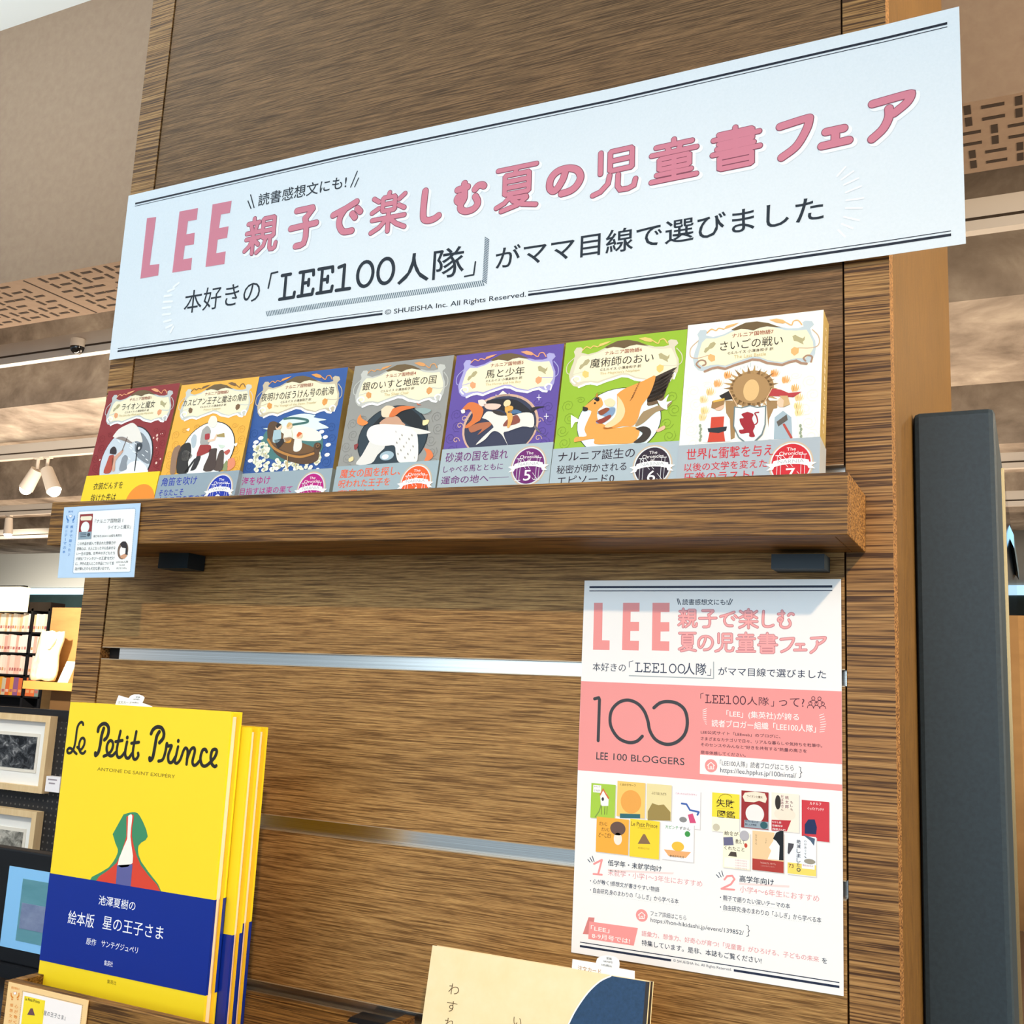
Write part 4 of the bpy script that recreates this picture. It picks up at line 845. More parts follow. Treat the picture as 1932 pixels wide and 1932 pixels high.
        for q in (-.0105, .0105):
            for z_ in (-.0016, .0016): D.rect_uv(cu+q+z_-.0002, cv-.0150, cu+q+z_+.0002, cv+.0085, INK('#e9ebec'), 4)
            D.rect_uv(cu+q-.0034, cv+.0080, cu+q+.0034, cv+.0086, INK('#e9ebec'), 5); D.rect_uv(cu+q-.0034, cv-.0154, cu+q+.0034, cv-.0148, INK('#e9ebec'), 5)
        for z_ in (-.0118, -.0075): D.stroke_uv([(cu+z_, cv+.0083), (cu+z_+.0190, cv-.0150)], .0004, INK('#e9ebec'), 4)
        D.ell_uv(cu, cv-.0100, .0058, .0072, bc, 5)
        rb = [(-.0215, -.006), (-.018, -.0028), (-.0225, .0), (-.016, .0008), (-.0155, .0028), (-.008, .0046), (0, .0052), (.008, .0046), (.0155, .0028), (.016, .0008), (.0225, 0), (.018, -.0028), (.0215, -.006), (.0155, -.0052), (.0145, -.0026), (.008, -.001), (0, -.0004), (-.008, -.001), (-.0145, -.0026), (-.0155, -.0052)]
        D.poly_uv([(cu+x, cv+y) for x, y in rb], WHI, 6)
        D.text_uv('NARNIA', cu-.0115, cv+.0004, cu+.0115, cv+.0038, INK('#a9b0b4'), 7)
        D.text_uv(str(num), cu-.0040, cv-.0158, cu+.0040, cv-.0046, WHI, 7, .012)
    place(D, 'paper_band', label=('yellow' if num == 1 else 'silver grey')+' paper band round the lower cover')
    return root

Zb = {1: (180, 700, .13456), 2: (280, 700, .13456), 3: (440, 680, .13978), 4: (620, 660, .14493), 5: (820, 640, .14493), 6: (1020, 620, .15530), 7: (1270, 580, .17594)}
def sp(S, P, col, L): S.poly(spline(P+[P[0]], 3)[:-1], INK(col), L)
def art7(S, _):
    for (x, y), c in (((590,740),'#e9a05a'),((480,830),'#e6a868'),((400,920),'#edc487'),((330,1000),'#efcf98'),((340,1120),'#e8d090'),((320,1190),'#efcf98'),((1090,720),'#e9a05a'),((1210,790),'#e6a868'),((1310,880),'#e2b070'),((1350,980),'#edc487'),((1340,1070),'#e8cf90'),((1350,1140),'#efd398')):
        for q in range(5): sp(S, [(x-30+q*12, y+30), (x-45+q*24, y-10-10*(q % 2)), (x-30+q*22, y-50-8*(q % 3)), (x-12+q*16, y-5)], c, 2)
    S.ell((840, 870), 240, 190, INK('#a98556'), 3)
    for i in range(26):
        a = i*math.pi*2/26; S.poly([(840+200*math.cos(a-.1), 870+160*math.sin(a-.1)), (840+(285+18*(i % 3))*math.cos(a), 870+(225+14*(i % 3))*math.sin(a)), (840+200*math.cos(a+.1), 870+160*math.sin(a+.1))], INK('#8f6c42' if i % 2 else '#b8935f'), 3)
    S.ell((838, 890), 85, 115, INK('#dcb67c'), 4)
    for sx in (620, 1060): S.poly([(sx-60, 1000), (sx+60, 1000), (sx+40, 1400), (sx-30, 1430)], INK('#9d7c50'), 2)
    S.poly([(495, 950), (600, 895), (650, 980), (545, 1000)], INK('#29201c'), 4); S.poly([(1060, 870), (1160, 885), (1240, 920), (1380, 905), (1290, 965), (1130, 955), (1020, 950)], INK('#b23a3c'), 4)
    S.stroke([(600, 895), (700, 1080)], 9, INK('#d9b48a'), 5); S.stroke([(1062, 870), (960, 1060)], 9, INK('#d9b48a'), 5)
    # two cloaked courtiers
    S.poly([(330, 1250), (370, 1150), (430, 1110), (560, 1120), (610, 1200), (620, 1440), (310, 1450)], INK('#eceff0'), 4); S.poly([(410, 1180), (550, 1170), (540, 1300), (560, 1440), (370, 1448), (400, 1300)], INK('#c8452e'), 5); S.poly([(372, 1300), (580, 1280), (570, 1325), (490, 1350), (380, 1340)], INK('#252a30'), 6); S.ell((495, 1060), 52, 48, INK('#e9b99a'), 5); S.poly([(420, 1010), (560, 985), (545, 1045), (450, 1090), (410, 1080)], INK('#9a7648'), 6); S.poly([(430, 1005), (555, 975), (550, 1000), (435, 1025)], INK('#d9ae4c'), 7)
    S.poly([(1030, 1200), (1080, 1090), (1180, 1075), (1280, 1100), (1330, 1210), (1345, 1410), (1010, 1420)], INK('#f2f4f4'), 4); S.poly([(1090, 1180), (1180, 1110), (1270, 1180), (1280, 1410), (1080, 1415)], INK('#9fb2bd'), 5); S.poly([(1110, 1230), (1220, 1150), (1230, 1210), (1130, 1280)], INK('#5d554e'), 6); S.stroke([(1190, 1260), (1270, 1400)], 26, INK('#b3493c'), 6); S.ell((1165, 1020), 50, 52, INK('#ecc2a4'), 5); S.poly([(1140, 950), (1230, 950), (1255, 1040), (1180, 1075), (1190, 1000)], INK('#c9a878'), 6)
    S.poly([(655, 1065), (740, 1075), (828, 1050), (905, 1070), (1000, 1055), (995, 1260), (960, 1370), (825, 1500), (700, 1400), (645, 1280)], INK('#6c7c80'), 7); S.poly([(668, 1080), (740, 1088), (828, 1064), (905, 1084), (988, 1070), (982, 1258), (948, 1362), (825, 1480), (710, 1392), (658, 1278)], INK('#dde6e4'), 8)
    sp(S, [(800,1125),(865,1150),(850,1200),(880,1280),(860,1330),(880,1390),(820,1390),(815,1350),(730,1360),(710,1320),(760,1310),(730,1260),(715,1200),(760,1190),(735,1150)], '#9c1f2c', 9); S.stroke([(865, 1270), (905, 1240), (900, 1180), (880, 1140), (920, 1130)], 14, INK('#9c1f2c'), 9, smooth=True)
    for i in range(9): S.stroke([(690+i*36, 700-60*math.sin((i+.5)/9*math.pi)), (690+i*36, 680-64*math.sin((i+.5)/9*math.pi)-(22 if i == 4 else 0))], 4, INK('#9fb0b2'), 3)
    for sx, dr in ((290, 1), (1365, -1)):
        for q in range(5): S.ell((sx+8*(q % 2), 1270+q*38), 14, 20, INK('#8f9c84'), 2)
def art6(S, _):
    S.ell((945, 1130), 520, 408, INK('#24201a'), 2); S.ell((945, 1130), 512, 400, INK('#e3f3f2'), 3)
    sp(S, [(930,800),(1010,740),(1150,680),(1290,620),(1400,580),(1330,800),(1230,940),(1190,1080),(1130,1180),(1000,1190),(800,1230),(770,1190),(900,1080),(930,950)], '#e89a48', 6)
    for i in range(7): sp(S, [(1300, 640+i*40), (1450, 560+i*42), (1660-i*26, 470+i*50), (1480, 620+i*44), (1310, 690+i*42)], '#3a2d22' if i < 6 else '#6b543a', 5)
    sp(S, [(940,820),(1000,900),(1030,1010),(980,1120),(860,1200),(780,1190),(900,1080),(935,950)], '#f2cf9c', 7)
    for i in range(8): S.stroke([(1090+i*14, 880-i*30), (1130+i*12, 830-i*26)], 6, INK('#5a3a1c'), 7)
    sp(S, [(1250,1010),(1420,940),(1600,880),(1520,980),(1400,1020),(1250,1150),(1150,1190),(1200,1080)], '#9c8560', 5)
    sp(S, [(690,830),(740,850),(760,930),(700,990),(690,1080),(740,1150),(900,1210),(1100,1190),(1200,1230),(1180,1330),(1110,1395),(880,1405),(660,1405),(650,1340),(480,1370),(410,1380),(430,1320),(560,1310),(535,1230),(570,1130),(620,1010),(560,990),(515,975),(560,930),(620,880)], '#e8a04c', 6)
    sp(S, [(515,950),(575,965),(570,1000),(520,1005)], '#2c2420', 7); S.ell((663, 910), 12, 12, INK('#20180f'), 7); sp(S, [(650,860),(700,830),(720,870),(690,890)], '#20180f', 7); S.poly([(670, 830), (690, 780), (705, 850)], INK('#c47c34'), 7)
    sp(S, [(700,1020),(780,980),(900,960),(900,1030),(820,1100),(700,1160),(680,1120),(790,1080),(700,1040)], '#7d98b8', 7); sp(S, [(700,1010),(800,965),(840,990),(740,1060)], '#8c4a2c', 8); sp(S, [(670,1130),(760,1090),(850,1050),(850,1090),(740,1160)], '#8c3a2c', 8)
    sp(S, [(770,880),(850,850),(910,890),(880,950),(800,940)], '#ecd6ac', 7)
    sp(S, [(1150,1220),(1250,1190),(1330,1220),(1340,1290),(1260,1380),(1130,1390),(1200,1330),(1240,1270)], '#3a3028', 7)
    sp(S, [(370,1050),(440,1090),(480,1130),(420,1140),(375,1210)], '#fbfaf2', 4); sp(S, [(1420,870),(1480,880),(1560,800),(1530,890),(1600,880),(1540,930),(1540,990),(1460,950)], '#fbfaf2', 6); sp(S, [(1400,1240),(1500,1180),(1510,1220),(1430,1260)], '#ecb89a', 5)
def art5(S, _):
    for pts in ([(760,800),(890,670),(1040,790)],): S.poly(pts, INK('#ece4d8'), 2)
    for x, y in ((800, 760), (970, 740), (1080, 790), (1190, 860)): S.poly([(x-24, y+40), (x, y-45), (x+30, y+50)], INK('#ece4d8'), 2)
    S.ell((850, 1130), 500, 410, INK('#d0aa94'), 2); S.ell((850, 1140), 470, 390, INK('#35384f'), 3); sp(S, [(690,800),(890,775),(1080,800),(1240,920),(1260,960),(1000,960),(700,860)], '#211d22', 4)
    sp(S, [(350,930),(400,870),(460,825),(560,840),(640,920),(600,1050),(560,1080),(430,1160),(400,1140),(480,1060),(500,980),(460,920),(400,930),(370,960)], '#d4743a', 6); sp(S, [(345,930),(390,915),(400,960),(360,970)], '#f2e8e0', 7)
    sp(S, [(440,1150),(560,1100),(720,1080),(740,1120),(660,1180),(560,1250),(620,1170),(480,1220)], '#b06a48', 5)
    sp(S, [(620,1030),(680,950),(760,950),(850,990),(1000,1000),(1150,960),(1270,970),(1300,1060),(1280,1150),(1150,1140),(970,1200),(900,1230),(960,1390),(880,1250),(800,1200),(740,1220),(660,1310),(540,1380),(620,1290),(740,1180),(770,1140),(700,1060)], '#e4e0d8', 7)
    sp(S, [(750,930),(850,940),(930,990),(870,1000),(780,970)], '#3a302c', 8); sp(S, [(1000,1020),(1080,990),(1110,1090),(900,1140),(940,1060)], '#8a4a3c', 8)
    sp(S, [(1280,1120),(1330,1140),(1390,1230),(1480,1280),(1340,1200)], '#6a6468', 6); sp(S, [(1250,900),(1330,880),(1440,880),(1330,910),(1280,960)], '#2a2224', 6)
    S.ell((950, 840), 46, 46, INK('#ecd2a4'), 9); sp(S, [(920,890),(980,870),(1030,890),(1000,960),(930,960)], '#e0a850', 9); sp(S, [(960,940),(1060,920),(1140,960),(980,980)], '#4d7096', 9); sp(S, [(940,970),(1010,970),(1020,1050),(980,1150),(950,1150),(960,1070)], '#e6a858', 10)
    sp(S, [(570,800),(640,790),(680,850),(620,880),(580,850)], '#ead6cc', 7); sp(S, [(640,850),(760,840),(870,860),(800,920),(680,910)], '#e6c4b4', 7)
    for x, y in ((1360, 760), (1455, 1005)): S.stroke([(x, y-35), (x, y+35)], 8, INK('#f4eefa'), 3); S.stroke([(x-26, y), (x+26, y)], 8, INK('#f4eefa'), 3)
    for x, y in ((330, 1130), (1370, 1060), (1350, 1290), (280, 1320), (390, 1040)): S.stroke([(x+(8+5*i)*math.cos(i*.8), y+(8+5*i)*math.sin(i*.8)) for i in range(9)], 9, INK('#cfa99c'), 3)
def art4(S, _):
    S.ell((830, 1150), 460, 420, INK('#1d242b'), 2); S.ell((830, 1150), 448, 408, INK('#2c3a44'), 3); sp(S, [(560,1000),(820,760),(1100,790),(1270,1000),(1200,1080),(900,900),(700,960)], '#171b20', 4); S.ell((760, 1380), 90, 60, INK('#9fb6c2'), 4); S.ell((740, 1395), 44, 32, INK('#f4f8f8'), 5)
    sp(S, [(500,1120),(510,1060),(560,1000),(680,970),(850,975),(1000,990),(1120,1060),(1165,1150),(1160,1440),(1060,1470),(920,1465),(880,1360),(860,1250),(740,1255),(620,1240),(540,1200)], '#ece9e2', 6)
    sp(S, [(1000,990),(1180,1030),(1340,1075),(1220,1100),(1120,1090)], '#e2dfd8', 5); sp(S, [(540,1190),(740,1250),(640,1370),(560,1480),(360,1495),(440,1370)], '#dedcd6', 5)
    for i in range(26): S.stroke([(880+(i*53) % 250, 1060+(i*97) % 340), (884+(i*53) % 250, 1080+(i*97) % 340)], 6, INK('#8d8a84'), 7)
    sp(S, [(690,780),(760,730),(860,750),(860,830),(780,880),(700,870)], '#e8d2b4', 6); sp(S, [(840,770),(960,735),(1140,750),(960,800),(860,870),(790,870)], '#d9743a', 7); sp(S, [(700,920),(790,870),(900,870),(960,940),(990,990),(680,975)], '#c89c80', 5); sp(S, [(1120,770),(1250,760),(1340,790),(1240,840)], '#93a8a6', 4)
    for P_, c in (([(420,840),(440,900),(520,950),(450,990),(380,960),(385,890)], '#e88a44'), ([(1240,1280),(1330,1310),(1365,1390),(1300,1450),(1250,1450),(1280,1360)], '#e07a44'), ([(1230,920),(1310,915),(1290,970),(1230,985)], '#f0dca4'), ([(265,1420),(320,1390),(325,1440),(270,1460)], '#ecd49c'), ([(335,1240),(390,1225),(370,1290),(340,1300)], '#8c3a3a'), ([(1150,680),(1170,710),(1210,720),(1160,720)], '#c8603c')): sp(S, P_, c, 6)
def art3(S, _):
    sp(S, [(400,920),(560,890),(680,790),(820,740),(960,720),(1110,740),(1090,770),(1260,800),(1150,830),(1290,905),(1170,930),(1000,960),(800,960),(600,960)], '#dcf0e6', 2); S.stroke([(690, 790), (820, 780), (980, 800), (1010, 830), (930, 850), (800, 870)], 26, INK('#3f6a66'), 3, smooth=True)
    sp(S, [(440,960),(600,900),(1000,930),(1190,1000),(1180,1260),(900,1380),(500,1330),(370,1140)], '#4a7a78', 2)
    sp(S, [(600,900),(900,880),(1150,960),(1180,1080),(900,1080),(640,1020)], '#eef4dc', 3)
    random.seed(5)
    for i in range(190):
        x = random.uniform(290, 1180); y = random.uniform(1120, 1490)
        if y < 1180+abs(x-760)*-.0 and 480 < x < 1180: continue
        if 480 < x < 1150 and y < 1330+(.12*(x-480) if x < 900 else 50-.1*(x-900)): continue
        if x > 1150 and y > 1370: continue
        S.ell((x, y), 27, 27, INK(random.choice(('#f6f4dc', '#eef0d2', '#fbf8e8'))), 4+i % 2, 9)
        if i % 3 == 0: S.ell((x, y), 7, 7, INK('#d9c46a'), 6, 6)
    for x, y in ((235, 1355), (310, 1105), (375, 1050), (1245, 1035), (1285, 1140), (1270, 1275), (1195, 965)): S.ell((x, y), 36, 26, INK('#f6f6ee'), 3, 10)
    sp(S, [(470,1060),(465,940),(490,850),(540,825),(600,840),(640,900),(560,1000),(560,1110),(700,1220),(900,1270),(1060,1230),(1100,1130),(1150,1110),(1195,1150),(1170,1230),(1150,1340),(1060,1390),(900,1400),(700,1340),(560,1240)], '#5a412c', 6); sp(S, [(500,1080),(540,1130),(700,1230),(880,1270),(1060,1240),(1090,1180),(900,1100),(700,1000),(600,960)], '#70502e', 7)
    S.stroke([(475, 1070), (560, 1190), (740, 1275), (920, 1305), (1090, 1260)], 26, INK('#b8803c'), 8, smooth=True); S.stroke([(740, 1270), (735, 1475)], 9, INK('#c8a468'), 8)
    for c, col, hr in (((600, 990), '#a9c4cc', '#2a211e'), ((745, 980), '#e6e2d4', '#d9b070'), ((880, 1110), '#e8e4da', '#d9642c')):
        x, y = c; sp(S, [(x-45,y-40),(x+40,y-50),(x+55,y+60),(x+10,y+120),(x-60,y+110)], col, 9); S.ell((x+20, y-90), 40, 40, INK('#ecc4a0'), 9); sp(S, [(x-15,y-100),(x+15,y-140),(x+60,y-120),(x+30,y-95),(x,y-70)], hr, 10)
    sp(S, [(690,1050),(790,1040),(780,1110),(710,1110)], '#e09a34', 9); sp(S, [(560,1080),(680,1060),(690,1110),(620,1190),(590,1150)], '#2a2320', 9)
    for q in range(3): S.ell((1150, 1155), 38-q*12, 40-q*12, INK(('#4a3422', '#8a6238', '#4a3422')[q]), 9+q)
def art2(S, _):
    S.ell((830, 1110), 372, 395, INK('#2b2a22'), 2); S.ell((830, 1110), 360, 383, INK('#f6f7f2'), 3)
    sp(S, [(840,720),(880,640),(950,640),(970,720),(930,790),(860,780)], '#ece6d6', 5); sp(S, [(760,830),(830,770),(880,840),(860,930),(850,1030),(735,1035),(740,920)], '#a4a29c', 5); sp(S, [(800,890),(860,880),(860,950),(800,965)], '#a8343a', 6); S.stroke([(850, 985), (930, 965), (960, 900)], 26, INK('#ecc8ac'), 6); S.poly([(960, 900), (1070, 870), (1075, 930), (970, 925)], INK('#a8925a'), 7)
    sp(S, [(730,1040),(870,1040),(880,1110),(830,1150),(680,1200)], '#9c3430', 6); sp(S, [(850,1100),(960,1085),(960,1150),(930,1380),(770,1395),(850,1190)], '#4a3a34', 6); sp(S, [(680,1200),(740,1200),(670,1370),(600,1400),(600,1380)], '#2f2a2c', 6)
    for P_, c in (([(420,1150),(470,1050),(560,1005),(600,1040),(600,1180),(560,1280),(560,1420),(400,1430)], '#2c2724'), ([(480,1140),(540,1110),(620,1190),(540,1260),(470,1250)], '#8f8a84'), ([(370,1080),(440,1040),(460,1110),(400,1250),(380,1430),(310,1440),(320,1260),(340,1150)], '#94745c'), ([(950,1280),(1000,1130),(1060,1120),(1060,1260),(1040,1390),(920,1390)], '#54443c'), ([(1060,1140),(1130,1100),(1150,1130),(1100,1180)], '#c05a50'), ([(1120,1240),(1200,1220),(1220,1320),(1150,1390),(1110,1385)], '#e08a68'), ([(600,960),(640,890),(680,920),(665,1050),(620,1080)], '#b4c0c8'), ([(530,830),(580,800),(570,845)], '#f6f6ee'), ([(1190,1030),(1250,1010),(1230,1060)], '#f4f4e6'), ([(1040,1340),(1110,1250),(1110,1390),(1040,1390)], '#8a9464'), ([(510,1420),(640,1240),(660,1250),(530,1425)], '#2c2a2c'), ([(980,1030),(1080,1050),(1020,1090)], '#cfdccc')): sp(S, P_, c, 5)
def art1(S, _):
    S.ell((430, 1260), 360, 480, INK('#2a2426'), 2); S.ell((425, 1262), 350, 470, INK('#c9d2da'), 3)
    sp(S, [(560,950),(640,860),(740,980),(775,1120),(760,1300),(640,1250),(560,1150)], '#7d848c', 4); sp(S, [(400,1400),(500,1280),(640,1270),(730,1370),(700,1460),(300,1480)], '#eef2f4', 4)
    random.seed(2)
    for i in range(16): x = random.uniform(300, 730); y = random.uniform(960, 1250); S.stroke([(x, y), (x+30, y+22)], 8, INK('#eef2f4'), 5)
    S.stroke([(600, 1020), (555, 1400)], 12, INK('#22262c'), 6); S.ell((618, 1070), 42, 60, INK('#3a4048'), 6); S.ell((618, 1085), 14, 20, INK('#fdfdf6'), 7)
    sp(S, [(250,920),(330,820),(440,760),(530,730),(600,790),(640,880),(665,1000),(580,985),(520,1000),(420,930),(340,925),(290,945)], '#e8e2d8', 6); sp(S, [(290,945),(350,928),(420,935),(520,1005),(500,1015),(380,975)], '#8e8078', 6); S.stroke([(455, 930), (380, 1120)], 8, INK('#5d4a40'), 7)
    sp(S, [(205,1160),(215,1100),(265,1060),(300,1100),(290,1170)], '#33282a', 6); sp(S, [(200,1190),(260,1180),(260,1250),(220,1420),(120,1430),(160,1300)], '#b04a38', 6); sp(S, [(240,1230),(380,1110),(390,1140),(290,1260),(280,1390),(240,1400)], '#d4a48c', 6); sp(S, [(380,1220),(420,1180),(460,1210),(440,1290),(440,1380),(340,1400),(360,1290)], '#8a9098', 6)
    for i in range(44): x = random.uniform(40, 950); y = random.uniform(780, 1420); S.ell((x, y), 6+4*(i % 3), 8+6*(i % 3), INK('#ecc8b8'), 1, 8) if (x < 130 and y > 1100) or x > 800 else None
PAL = {'1': '#8c2a2c', '2': '#f0b040', '3': '#31579a', '4': '#94948f', '5': '#5f4a9c', '6': '#93b82a', '7': '#f6f3e6'}
book(7, (1298.3, 613.7), (1554, 592.5), PAL['7'], 'さいごの戦い', .46, '', 'The Last Battle', (1281.7, 840.5), '#a9b2b8', [('世界に衝撃を与え', (140, 1640), (1070, 1592), (140, 1518)), ('以後の文学を変えた', (115, 1760), (1005, 1718), (120, 1672)), ('圧巻のラスト!', (108, 1878), (860, 1840), (110, 1778))], '#c8202c', '#bcc9ce', '#e6b070', 'white covered small book at the right end of the upper tray, with a shield picture', 9.4, art7, Zb[7])
book(6, (1068, 647), (1297, 626), PAL['6'], '魔術師のおい', .52, '', "The Magician's Nephew", (1044, 847), '#a9b6bc', [('ナルニア誕生の', (208, 1620), (1140, 1570), (208, 1500)), ('秘密が明かされる', (190, 1775), (1040, 1718), (192, 1672)), ('エピソード0', (195, 1905), (890, 1866), (195, 1800))], '#2c1c2c', '#d6cdb4', '#f0c470', 'green covered small book with a tan winged horse on the upper tray', 9.2, art6, Zb[6])
book(5, (862, 671), (1064.5, 647), PAL['5'], '馬と少年', .36, '', 'The Horse and His Boy', (836, 848), '#a8b6ba', [('砂漠の国を離れ', (135, 1605), (950, 1558), (140, 1480)), ('しゃべる馬とともに', (110, 1738), (885, 1700), (115, 1655)), ('運命の地へ──', (80, 1890), (960, 1850), (85, 1785))], '#6c1c6c', '#a9a4d6', '#e8a070', 'purple covered small book with galloping horses on the upper tray', 8.8, art5, Zb[5])
book(4, (670, 691), (857, 668), PAL['4'], '銀のいすと地底の国', .74, '', 'The Silver Chair', (640, 880), '#9fb0b6', [('魔女の国を探し、', (145, 1668), (925, 1635), (150, 1552)), ('呪われた王子を', (122, 1800), (790, 1768), (128, 1700)), ('奪還せよ', (110, 1905), (620, 1880), (115, 1830))], '#ee5a1e', '#c2c3bc', '#d99a5c', 'grey covered small book with a white bird on the upper tray', 8.5, art4, Zb[4])
book(3, (486, 712), (657, 690), PAL['3'], '夜明けのぼうけん号の航海', .80, '', 'The Voyage of the Dawn Treader', (452.5, 894), '#9aaab2', [('海をゆけ', (110, 1690), (490, 1668), (115, 1578)), ('目指すは東の果て', (85, 1828), (790, 1775), (92, 1735)), ('誓いの旅路', (92, 1915), (650, 1880), (95, 1850))], '#b40c7c', '#c9bca0', '#e09a4c', 'blue covered small book with a wooden rowing boat on the upper tray', 6.5, art3, Zb[3])
book(2, (343, 727), (485, 711), PAL['2'], 'カスピアン王子と魔法の角笛', .82, '', 'Prince Caspian', (299.5, 897), '#96a6b0', [('角笛を吹け', (170, 1630), (670, 1580), (185, 1510)), ('そなたこそ', (135, 1762), (480, 1735), (140, 1672)), ('ナルニアの真の王', (110, 1878), (800, 1800), (118, 1785))], '#1c34a8', '#c9cbc4', '#7a5c3c', 'yellow orange covered small book, second from the left on the upper tray', 9., art2, Zb[2])
book(1, (205, 738), (340, 721), PAL['1'], 'ライオンと魔女', .46, '', 'The Lion, the Witch and the Wardrobe', (166, 898), '#f6d420', [('衣装だんすを', (-44, 1690), (379, 1625), (-42, 1590)), ('抜けた先は', (-81, 1850), (278, 1805), (-78, 1745))], '#1c1408', '#bdc2c0', '#e6a070', 'dark red covered small book with a white umbrella, leftmost on the upper tray', 8.4, art1, Zb[1])
# ------------------------------------------------------------------ yellow picture books on the lower tray
YEL = PAPER('#f8d928', .32); YE2 = PAPER('#f6cd1c', .4); BLU = PAPER('#0f2c8c', .22); CREAM = mat('#f6dcc0', .8); YIN = INK('#231f1a'); YTX = INK('#7c6618'); BTX = INK('#eef0f6')
Zp = (110, 1330, .17598); Zq = (0, 1090, .43580)
PETIT = [([(268,212),(262,192),(243,186),(217,214),(200,270),(186,380),(166,468),(136,511),(106,514),(98,486),(119,463),(150,474),(175,504),(196,524)], 17), ([(204,452),(238,480),(272,440),(284,385),(268,355),(243,367),(224,420),(226,480),(245,514),(270,519),(290,498)], 17),
  ([(488,252),(465,330),(450,430),(430,508),(402,540),(398,516)], 24), ([(426,282),(436,240),(470,207),(508,203),(538,238),(538,300),(520,348),(495,374)], 23), ([(488,550),(530,530),(570,490),(588,430),(578,390),(550,386),(525,430),(521,490),(545,538),(580,544),(616,508)], 20), ([(668,282),(646,380),(626,498),(640,558),(675,555),(712,508)], 20), ([(615,394),(688,381)], 20), ([(738,396),(718,500),(725,558),(755,569),(790,522)], 21), ([(838,286),(816,400),(800,508),(808,574),(835,580),(858,546),(856,516)], 20), ([(785,411),(864,400)], 20),
  ([(1084,288),(1056,340),(1036,450),(1014,560),(986,594),(980,568)], 25), ([(996,308),(1016,266),(1060,236),(1108,247),(1133,300),(1124,358),(1086,404)], 24), ([(1076,602),(1120,585),(1150,500),(1164,414),(1176,440),(1214,436),(1204,472),(1180,540),(1186,608),(1220,614),(1254,560)], 21), ([(1285,448),(1266,530),(1250,608),(1275,624),(1310,582),(1345,486),(1370,462),(1388,500),(1376,636)], 20), ([(1380,580),(1420,482),(1454,460),(1464,500),(1440,600),(1450,643),(1480,640),(1524,588)], 21), ([(1592,502),(1576,476),(1546,490),(1525,570),(1540,640),(1575,655),(1620,625),(1678,560),(1700,500),(1685,476),(1652,490),(1636,560),(1646,628),(1675,660),(1694,652)], 22)]
def yellow_book(x0, y0, z0, W, H, T, b0, b1, label, front=False):
    root = empty('picture_book', (x0+W/2, y0+T/2, z0), label, 'book', 'yellow picture books stacked on the lower tray')
    def place(sh, name, **k_): o_ = sh.build(name, root, **k_); o_.location = -root.location; return o_
    S = Sheet((x0, y0, z0)); e = .0028
    S.box((x0, y0, z0), (x0+W, y0+e, z0+H), YEL); S.box((x0, y0+T-e, z0), (x0+W, y0+T, z0+H), YEL)
    S.box((x0, y0+e, z0), (x0+e, y0+T-e, z0+H), YEL)
    if front:
        S.zoom(*Zp)
        for P_, wd in PETIT: S.stroke(P_, wd*1.28, YIN, 1, smooth=True)
        for c in ((740, 350), (1287, 386)): S.ell(c, 15, 23, YIN, 1)
        S.text('ANTOINE DE SAINT EXUPÉRY', (418, 700), (1250, 790), (420, 655), YTX, 1)
        S.zoom(*Zq); S.text('集英社', (463, 1758), (503, 1762), (463, 1740), YTX, 1)
        # plain coloured drapery in place of the cover picture
        S.poly(spline([(535,1025),(575,1015),(605,1030),(640,1120),(600,1160),(612,1230),(700,1362),(560,1345),(388,1312),(470,1255),(510,1190),(500,1150),(488,1110)], 3), INK('#3f8a62'), 1)
        S.poly(spline([(548,1035),(580,1028),(572,1120),(610,1245),(695,1358),(560,1343),(415,1315),(505,1235),(548,1120)], 3), INK('#d8442f'), 2)
        S.poly(spline([(556,1030),(574,1030),(566,1120),(575,1235),(510,1245),(552,1130)], 3), INK('#f4f0e4'), 3); S.poly([(508,1245),(575,1240),(566,1342),(502,1332)], INK('#5d5f98'), 3)
    place(S, 'cover')
    k_ = MB(); k_.box((x0+e+.0004, y0+e+.0002, z0+.004), (x0+W-.0045, y0+T-e-.0002, z0+H-.005), CREAM); place(k_, 'page_block')
    D = Sheet((x0, y0-.0004, z0)); g = .0004
    D.box((x0-g, y0-g, z0+b0), (x0+W+g, y0-.0001, z0+b1), BLU); D.box((x0-g, y0+T+.0001, z0+b0), (x0+W+g, y0+T+g, z0+b1), BLU)
    D.box((x0+W+.0001, y0, z0+b0), (x0+W+g, y0+e+.0002, z0+b1), BLU); D.box((x0+W+.0001, y0+T-e-.0012, z0+b0), (x0+W+g, y0+T+g, z0+b1), BLU); D.box((x0-g, y0, z0+b0), (x0-.0001, y0+T, z0+b1), BLU)
    if front:
        D.zoom(*Zq)
        for t_, a_, b_, c_ in (('池澤夏樹の', (425, 1420), (585, 1438), (425, 1378)), ('絵本版', (292, 1500), (405, 1515), (292, 1440)), ('星の王子さま', (442, 1525), (705, 1565), (445, 1468)), ('原作', (372, 1588), (415, 1594), (372, 1558)), ('サンテグジュペリ', (437, 1600), (596, 1625), (437, 1570)), ('集英社', (450, 1680), (488, 1684), (450, 1656))):
            D.text(t_, a_, b_, c_, BTX, 1, .002)
    place(D, 'paper_band', label='blue paper band round the lower cover')
    return root
yb = -.1651; xl = at_y((133, 1325), yb).x; xr = at_y((437, 1344), yb).x; zt = at_y((285, 1334), yb).z; zl = -.4600
zb1 = at_y((404, 1698), yb).z-zl; zb0 = at_y((389, 1879), yb).z-zl
zb1 = (zb1+at_y((87, 1646), yb).z-zl)/2; zb0 = (zb0+at_y((67.5, 1809), yb).z-zl)/2
yellow_book(xl, yb, zl, xr-xl, zt-zl, .0165, zb0, zb1, 'yellow picture book with a blue band, frontmost of the stack, front cover fully visible', True)
